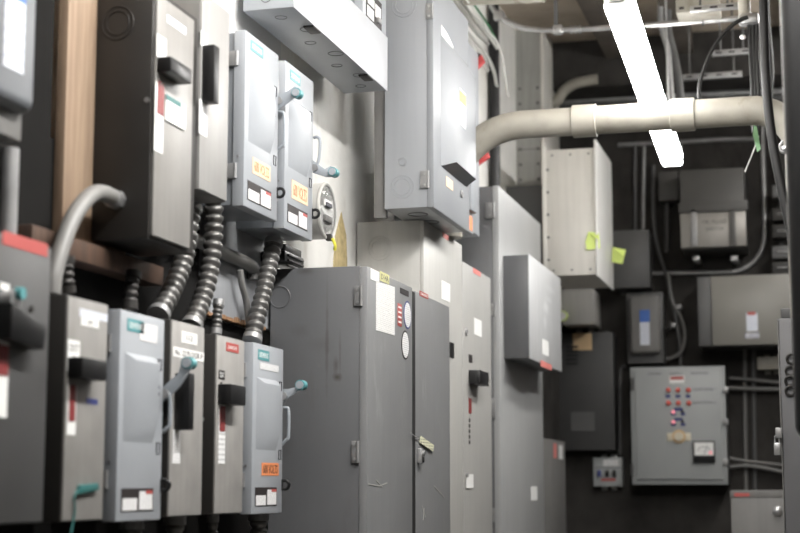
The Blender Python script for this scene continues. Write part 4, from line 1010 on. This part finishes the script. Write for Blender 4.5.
a1, a2 = onD(667, 433), onD(691, 441)
o = MB().box(a1.x, a2.x, YD - .006, YD + .001, a2.z, a1.z, .004).build('selector_plate', beige, dr, 'beige selector plate')
p = onD(679, 436.5); MB().cyl((p.x, YD - .012, p.z), (p.x, YD, p.z), .056, 28).build('selector_ring', tan, o)
MB().cyl((p.x, YD - .03, p.z), (p.x, YD - .01, p.z), .036, 24).build('selector_knob', beige, o)
a1, a2 = onD(693, 441), onD(715.5, 462.5)
o = MB().box(a1.x, a2.x, YD - .03, YD + .001, a2.z, a1.z, .004).build('meter_case', black, dr, 'black dial meter')
b1_, b2_ = onD(694.5, 442.5), onD(714, 455.5)
fc = MB().box(b1_.x, b2_.x, YD - .032, YD - .028, b2_.z, b1_.z).build('dial_face', dial_white, o)
m = MB()
cx, cz = (b1_.x + b2_.x) / 2, b2_.z + .01
m.tube([(cx + .06 * math.cos(q), YD - .033, cz + .06 * math.sin(q)) for q in [math.radians(30 + 12 * k) for k in range(11)]], .002, 5)
m.tube([(cx, YD - .034, cz), (cx + .03, YD - .034, cz + .065)], .0025, 5); m.build('scale_and_needle', grey_ink, fc)
MB().cyl((b2_.x - .025, YD - .036, b2_.z + .022), (b2_.x - .025, YD - .03, b2_.z + .022), .012, 12).build('indicator_dot', lens_pink, fc)
for yq in (390, 422, 462):
    p = onY(726, yq, YE); MB().box(p.x - .025, p.x + .02, YE - .02, YE + .01, p.z - .025, p.z + .025, .006).build('latch', steel_dull if yq != 390 else steel, t)
for yq in (384, 470):
    p = onY(632.5, yq, YE); MB().cyl((p.x, YE - .012, p.z - .05), (p.x, YE - .012, p.z + .05), .012, 10).build('hinge', mid_grey, t)
# push-button station
YN = 13.1
t, f = ybox('button_station', 'small grey push-button station low on the back wall, left of the control panel', 'control box', YN, 593, 457.5, 622.5, 486.5, panel_grey, .005)
s = markY(YN, 603, 459.5, 618, 466, print_small, f, 'label')
for x in (599.5, 607.5, 614.5):
    a, c2 = onY(x - 2, 470, YN), onY(x + 2, 476.5, YN); MB().box(a.x, c2.x, YN - .025, YN + .001, c2.z, a.z, .004).build('rocker_button', blue_tag if x < 605 else black, f)
markY(YN, 601, 478.5, 615.5, 481, red, f, 'red_label')
markY(YN, 594.5, 467.2, 621.5, 467.9, mid_grey, f, 'seam')
# old rounded switch with label
t = thing('cover_switch', 'grey rounded switch with blue and white label on the back wall above the control panel', 'electrical switch', onY(645, 363, 12.95))
YS = 12.95
a, c2 = onY(626, 293, YS + .08), onY(664, 363, YS + .08); MB().box(a.x, c2.x, YS + .08, BACK, c2.z, a.z, .008).build('base', mid_grey, t)
a, c2 = onY(629, 296, YS), onY(660.5, 353, YS); f = MB().box(a.x, c2.x, YS, YS + .1, c2.z, a.z, .03, 4).build('cover', old_grey, t)
s = markY(YS, 639.5, 310, 649.8, 345, print_blue, f, 'label_strip', lab='white label strip')
s2 = markY(YS - .0015, 639.5, 310, 649.8, 322, blue_label, s.o, 'label_head', lab='blue label head')
a = onY(633, 358, YS + .08); text('HEAVY DUTY', (a.x, YS + .0798, a.z - .012), (1, 0, 0), (0, 0, 1), .2, .022, grey_ink, t)
p = onY(664.5, 328, YS); MB().cyl((p.x - .01, YS + .06, p.z), (p.x + .05, YS + .06, p.z), .014, 12).box(p.x + .035, p.x + .05, YS - .0, YS + .075, p.z - .015, p.z + .06, .004).build('lever', soot, t)
# plain boxes on the left half of the back wall
t, f = ybox('junction_box', 'plain dark grey box on the back wall right of the pale wall box', 'junction box', 12.95, 609, 231, 650, 287, mid_grey, .005)
t, f = ybox('junction_box', 'light grey box tucked under the pale wall box', 'junction box', 12.8, 562, 289.5, 594, 324, pale_front, .006)
p = onY(562.5, 316, 12.78); o = MB().cyl((p.x, 12.76, p.z), (p.x, 12.8, p.z), .045, 24).build('gauge', lime); MB().cyl((p.x, 12.755, p.z), (p.x, 12.762, p.z), .036, 24).build('gauge_face', dial_white, o)
o.parent = t; o.location = o.location - t.location
for ch in o.children: pass
t, f = ybox('panelboard', 'wide dark panelboard with louvres low in the corner of the back wall', 'panel', 13, 545, 334, 615, 450, paint('dark_panel', (58, 58, 58), .5, var=.1), .006)
for k in range(5):
    markY(13, 566, 346 + k * 4.2, 578, 348 + k * 4.2, black, f, 'louvre', .004)
markY(13, 573, 333.5, 592, 350, tan, f, 'tan_card', .003, 'tan card')
markY(13, 571, 412, 595, 431, mid_grey, f, 'nameplate', .003)
# transformer-like box
YG = 12.7
t = thing('ventilated_box', 'dark square box with a lighter strapped lower plate high on the back wall', 'transformer', onY(713, 248, YG))
a, c2 = onY(679.5, 170.5, YG + .04), onY(746, 247, YG + .04)
tone = paint('transformer_grey', (72, 71, 69), .5, var=.08)
MB().box(a.x, c2.x, YG + .04, BACK, c2.z, a.z, .008).build('enclosure', tone, t)
a, c2 = onY(678.5, 203, YG), onY(748, 210, YG); MB().box(a.x, c2.x, YG, YG + .06, c2.z, a.z, .004).build('ledge', tone, t)
a, c2 = onY(680, 209, YG + .02), onY(746.5, 245.5, YG + .02); pl = MB().box(a.x, c2.x, YG + .02, YG + .05, c2.z, a.z, .004).build('lower_plate', paint('plate_grey', (142, 139, 134), .35, .25, var=.1, scale=4), t, 'lighter lower plate')
for x in (694, 732.5):
    a, c2 = onY(x - 3.5, 209, YG), onY(x + 3.5, 246, YG); MB().box(a.x, c2.x, YG, YG + .03, c2.z, a.z, .004).build('strap', steel_dull if x < 700 else tone, pl)
    a, c2 = onY(x - 3.5, 252, YG), onY(x + 4, 257, YG); MB().box(a.x, c2.x, YG + .2, BACK, c2.z, a.z, .004).build('foot', steel, t)
a = onY(702, 224, YG + .02); text('OIL FILLED', (a.x, YG + .0198, a.z), (1, 0, 0), (0, 0, 1), .2, .03, grey_ink, pl)
text('SWITCH', (a.x + .03, YG + .0198, a.z - .06), (1, 0, 0), (0, 0, 1), .14, .03, grey_ink, pl)
t, f = ybox('junction_box', 'small dark box touching the left side of the strapped box high on the back wall', 'junction box', 13, 658.5, 172, 678, 200, tone, .004)
# long horizontal trough-like box
YH = 12.75
t = thing('pull_box', 'wide horizontal grey box on the back wall with a red-topped warning label', 'junction box', onY(750, 343, YH))
a, c2 = onY(697, 277, YH), onY(826, 343, YH)
MB().box(a.x, c2.x, YH + .02, BACK, c2.z, a.z, .006).build('enclosure', mid_grey, t)
for xx in (a.x + .1, c2.x - .1): MB().box(xx - .03, xx + .03, BACK - .006, BACK, c2.z - .0, a.z + .03, .001).build('mounting_lug', mid_grey, t)
MB().box(a.x, onY(711, 300, YH).x, YH + .004, YH + .022, c2.z, a.z, .003).build('end_plate', mid_grey, t)
f = MB().box(onY(711.5, 300, YH).x, c2.x, YH - .012, YH + .022, c2.z, a.z, .004).build('cover', paint('pull_box_cover', (124, 122, 116), .38, var=.06), t)
s = markY(YH - .012, 746, 313.5, 758, 331, print_blue, f, 'warning_label', lab='white label with blue print')
markY(YH - .0135, 747.5, 312, 755.5, 315, red, s.o, 'red_heading', .001)
s = markY(YH - .012, 745, 333, 759.5, 338, print_small, f, 'lower_label'); text('DANGER', (s.x0, s.Y, s.z0), (1, 0, 0), (0, 0, 1), s.x1 - s.x0, s.z1 - s.z0, blue_tag, s.o)
t, f = ybox('outlet_box', 'small pale box under the right end of the wide horizontal box', 'junction box', 13.05, 757, 357, 786, 369, conduit_white, .004)
# low cabinet in the right corner
YJ = 11.2
t = thing('electrical_cabinet', 'low grey cabinet at the bottom right with a red label on its top edge', 'cabinet', (onY(760, 500, YJ).x, YJ + .3, 0))
a, c2 = onY(730, 490.5, YJ), onY(806, 533, YJ)
MB().box(a.x, c2.x, YJ + .02, YJ + .7, 0, a.z, .006).build('body', old_grey, t)
f = MB().box(a.x + .005, c2.x, YJ, YJ + .022, .05, onY(730, 497, YJ).z, .005).build('door', old_grey, t)
r = MB().box(a.x, c2.x, YJ - .004, YJ + .03, onY(730, 497.5, YJ).z, a.z, .004).build('top_rail', old_grey, t)
s = markY(YJ - .004, 734, 493, 749.5, 496.5, red, r, 'red_label')
p = onY(777.5, 511, YJ); MB().ball((p.x, YJ - .01, p.z), .035, (1, .7, 1)).build('door_knob', steel, f)
# conduits on the back wall
YW_ = BACK - .0145
def run(name, label, pts, r, mat, Y=None, group=None, cat='conduit', n=8):
    o = MB().tube(spline(C9(pts, Y or YW_), n), r, 12).build(name, mat); tag(o, label, cat, group); return o
run('conduit_run', 'bright conduit that runs along the back wall and bends up beside the strapped box', [(652, 273.5), (690, 273), (730, 272), (745, 268), (757, 258), (763.5, 244), (764.5, 225), (764, 190), (763, 150), (762, 90)], .022, steel_dull, BACK - .024)
run('conduit_run', 'right one of two thin upright conduits on the back wall left of the light', [(644, 145), (643.5, 190), (643, 231)], .016, steel_dull)
run('conduit_run', 'left one of two thin upright conduits on the back wall left of the light', [(635, 145), (635, 190), (635, 231)], .014, mid_grey)
run('conduit_run', 'conduit crossing high on the back wall behind the lower end of the light fixture', [(618, 145), (680, 142), (722, 139.5), (757, 139)], .018, steel_dull, BACK - .0175)
run('conduit_run', 'dark upright conduit under the small dark box beside the strapped box', [(667, 201.5), (667, 230), (667, 252)], .02, mid_grey, BACK - .08)
run('cable_run', 'dark cable sagging past the rounded switch to the top of the control panel', [(653.5, 165), (653.5, 215), (657, 245), (669, 285), (676, 320), (680, 345), (681, 366)], .015, mid_grey, BACK - .07, cat='cable')
run('cable_run', 'grey cable looping from the wall into the right side of the rounded switch', [(668, 272), (672, 300), (681, 318), (685, 335), (682, 350), (674, 357), (666, 359)], .016, old_grey, BACK - .1, cat='cable')
for lab, x, y in (('small conduit body on the back wall right of the rounded switch, upper one', 679, 307), ('small conduit body on the back wall right of the rounded switch, lower one', 673, 325.5)):
    p = onY(x, y, BACK - .09); o = MB().box(p.x - .025, p.x + .025, BACK - .12, BACK, p.z - .02, p.z + .02, .006).build('pull_elbow', steel_dull); tag(o, lab, 'conduit fitting')
run('conduit_run', 'thin upright conduit between the dark panelboard and the control panel', [(626, 366), (623, 367), (620.5, 372), (620, 400), (620, 430), (620, 455)], .014, mid_grey, BACK - .06)
run('conduit_run', 'upright conduit on the back wall right of the control panel, brighter one', [(745, 344), (745, 400), (746, 490)], .016, old_grey)
run('conduit_run', 'upright conduit on the back wall right of the control panel, darker one', [(754, 344), (754, 400), (755, 490)], .016, mid_grey, BACK - .0125)
run('conduit_run', 'level conduit from the right side of the control panel, upper one', [(729.5, 378), (755, 380), (790, 384)], .014, old_grey, BACK - .07)
run('conduit_run', 'level conduit from the right side of the control panel, second from the top', [(729.5, 388), (760, 389), (790, 389)], .018, old_grey, BACK - .07)
run('conduit_run', 'level conduit from the right side of the control panel, third from the top', [(729.5, 458), (745, 461), (790, 466)], .014, old_grey, BACK - .07)
run('conduit_run', 'level conduit from the right side of the control panel, lowest one', [(729.5, 467), (750, 466), (790, 473)], .016, old_grey, BACK - .07)
# dark cable rack at the right
t = thing('cable_rack', 'dark rack of stacked insulator blocks on the back wall at the right', 'cable rack', onY(778, 276, 12.9))
a, c2 = onY(772, 150, 13.05), onY(790, 276, 13.05); MB().box(a.x + .03, c2.x, 13.05, BACK, c2.z, a.z, .004).build('rack_post', soot, t)
for y in (185, 208, 225, 246, 262):
    a, c2 = onY(772, y, 12.9), onY(792, y + 12, 12.9); o = MB().box(a.x, c2.x, 12.9, 13.06, c2.z, a.z, .008).build('insulator_block', mid_grey if y in (185, 246) else soot, t)
    MB().tube([(a.x + .04, 12.89, (a.z + c2.z) / 2), (c2.x - .03, 12.89, (a.z + c2.z) / 2)], .008, 8).build('clip', steel_dull, o)

# ================================================================== RIGHT-HAND ROW
YI = 7.8
t = thing('electrical_cabinet', 'tall grey cabinet at the right edge, under the black overhanging enclosure', 'cabinet', (.2, 8.2, 0))
a = onY(777.5, 318, YI); zi = a.z
MB().box(a.x, .9, YI + .03, 8.7, 0, zi, .004).build('body', mid_grey, t)
fa = MB().box(onY(781.5, 400, YI).x, .9, YI, YI + .032, .05, zi - .004, .004).build('door', paint('slate_grey_door', (84, 84, 86), .45, var=.06), t)
MB().box(a.x - .003, onY(780.8, 400, YI).x, YI + .004, YI + .034, .05, zi - .003, .003).build('frame_edge', old_grey, t)
for i, (x, y) in enumerate(((791.5, 359), (790.5, 371), (790, 381), (790.5, 391))):
    p = onY(x, y, YI); MB().ring((p.x, YI - .012, p.z), (0, 1, .2), .022, .007, 24, 8).build('hook_ring', soot, fa)
p = onY(778, 432, YI); o = MB().box(p.x - .012, p.x + .02, YI - .03, YI + .005, p.z - .03, p.z + .02, .004).build('hasp', steel_dull, t)
p = onY(777.5, 449, YI); t2 = thing('padlock', 'small steel padlock on the hasp of the tall grey cabinet at the right edge', 'padlock', (p.x, YI - .02, p.z - .03))
MB().box(p.x - .016, p.x + .016, YI - .03, YI - .008, p.z - .03, p.z + .03, .004).build('lock_body', steel, t2)
MB().tube([(p.x - .01, YI - .019, p.z + .025), (p.x - .01, YI - .019, p.z + .06), (p.x, YI - .019, p.z + .07), (p.x + .01, YI - .019, p.z + .06), (p.x + .01, YI - .019, p.z + .025)], .004, 8).build('shackle', steel, t2)
a, c2 = onY(780.5, 300, 8.6), onY(792, 315, 8.6)
o = MB().box(a.x, .3, 8.55, 8.69, zi, zi + .13, .006).build('black_box', black); tag(o, 'small black box on top of the tall grey cabinet at the right edge', 'box')
# black enclosure overhanging on the right wall
YK = 4.6
p = onY(787, 200, YK); pb = onY(794, 436, YK)
t = thing('black_enclosure', 'near black enclosure along the right edge of the view with a pale front edge', 'panel', (.5, 4.9, pb.z))
MB().box(pb.x + .004, 1.195, YK, 5.3, pb.z, 3.6, .03, 4).build('enclosure', black, t)
MB().box(1.17, 1.2, 4.7, 5.2, 2.2, 2.3).build('mounting_lug', black, t)
MB().box(p.x - .002, p.x + .028, YK + .1, 5.28, onY(790, 392, YK).z, 3.6, .006).build('lit_edge', dial_white, t, 'lamplit edge painted pale')  # pale strip paints the lamplight caught along the enclosure's edge
k = onY(787, 137, 6.6)
t = thing('conduit_hook', 'pale bent pipe end with a hook beside the black enclosure at the right edge', 'pipe', (k.x, 6.6, k.z))
MB().tube(spline(C9([(790, 118), (789.5, 135), (788.5, 145), (783, 150)], 6.6), 8), .016, 12).build('pipe_end', steel, t)
MB().tube(spline(C9([(783, 141), (780, 146), (782, 152), (787, 152)], 6.6), 6), .006, 8).build('hook', steel, t)
MB().cyl((C9([(790, 118)], 6.6)[0].x, 6.6, C9([(790, 118)], 6.6)[0].z), (1.202, 6.6, C9([(790, 118)], 6.6)[0].z), .016, 12).build('wall_arm', steel, t)

# ================================================================== CAMERA, LIGHT, EXPOSURE
cam = bpy.data.cameras.new('camera'); co = bpy.data.objects.new('camera', cam); COL.objects.link(co)
co.location = O; co.rotation_euler = (math.pi / 2 + PIT, 0, YAW)
cam.sensor_width = 36; cam.sensor_fit = 'HORIZONTAL'; cam.lens = F * 36 / 800; cam.clip_start = .05
cam.dof.use_dof = True; cam.dof.focus_distance = 6.9; cam.dof.aperture_fstop = 2.1
SC.camera = co
w = bpy.data.worlds.new('World'); SC.world = w; w.use_nodes = True
w.node_tree.nodes['Background'].inputs['Color'].default_value = (1, .99, .97, 1); w.node_tree.nodes['Background'].inputs['Strength'].default_value = .03
SC.view_settings.view_transform = 'Standard'; SC.view_settings.look = 'None'; SC.view_settings.gamma = 1; SC.view_settings.exposure = 0
SC.view_settings.use_curve_mapping = False
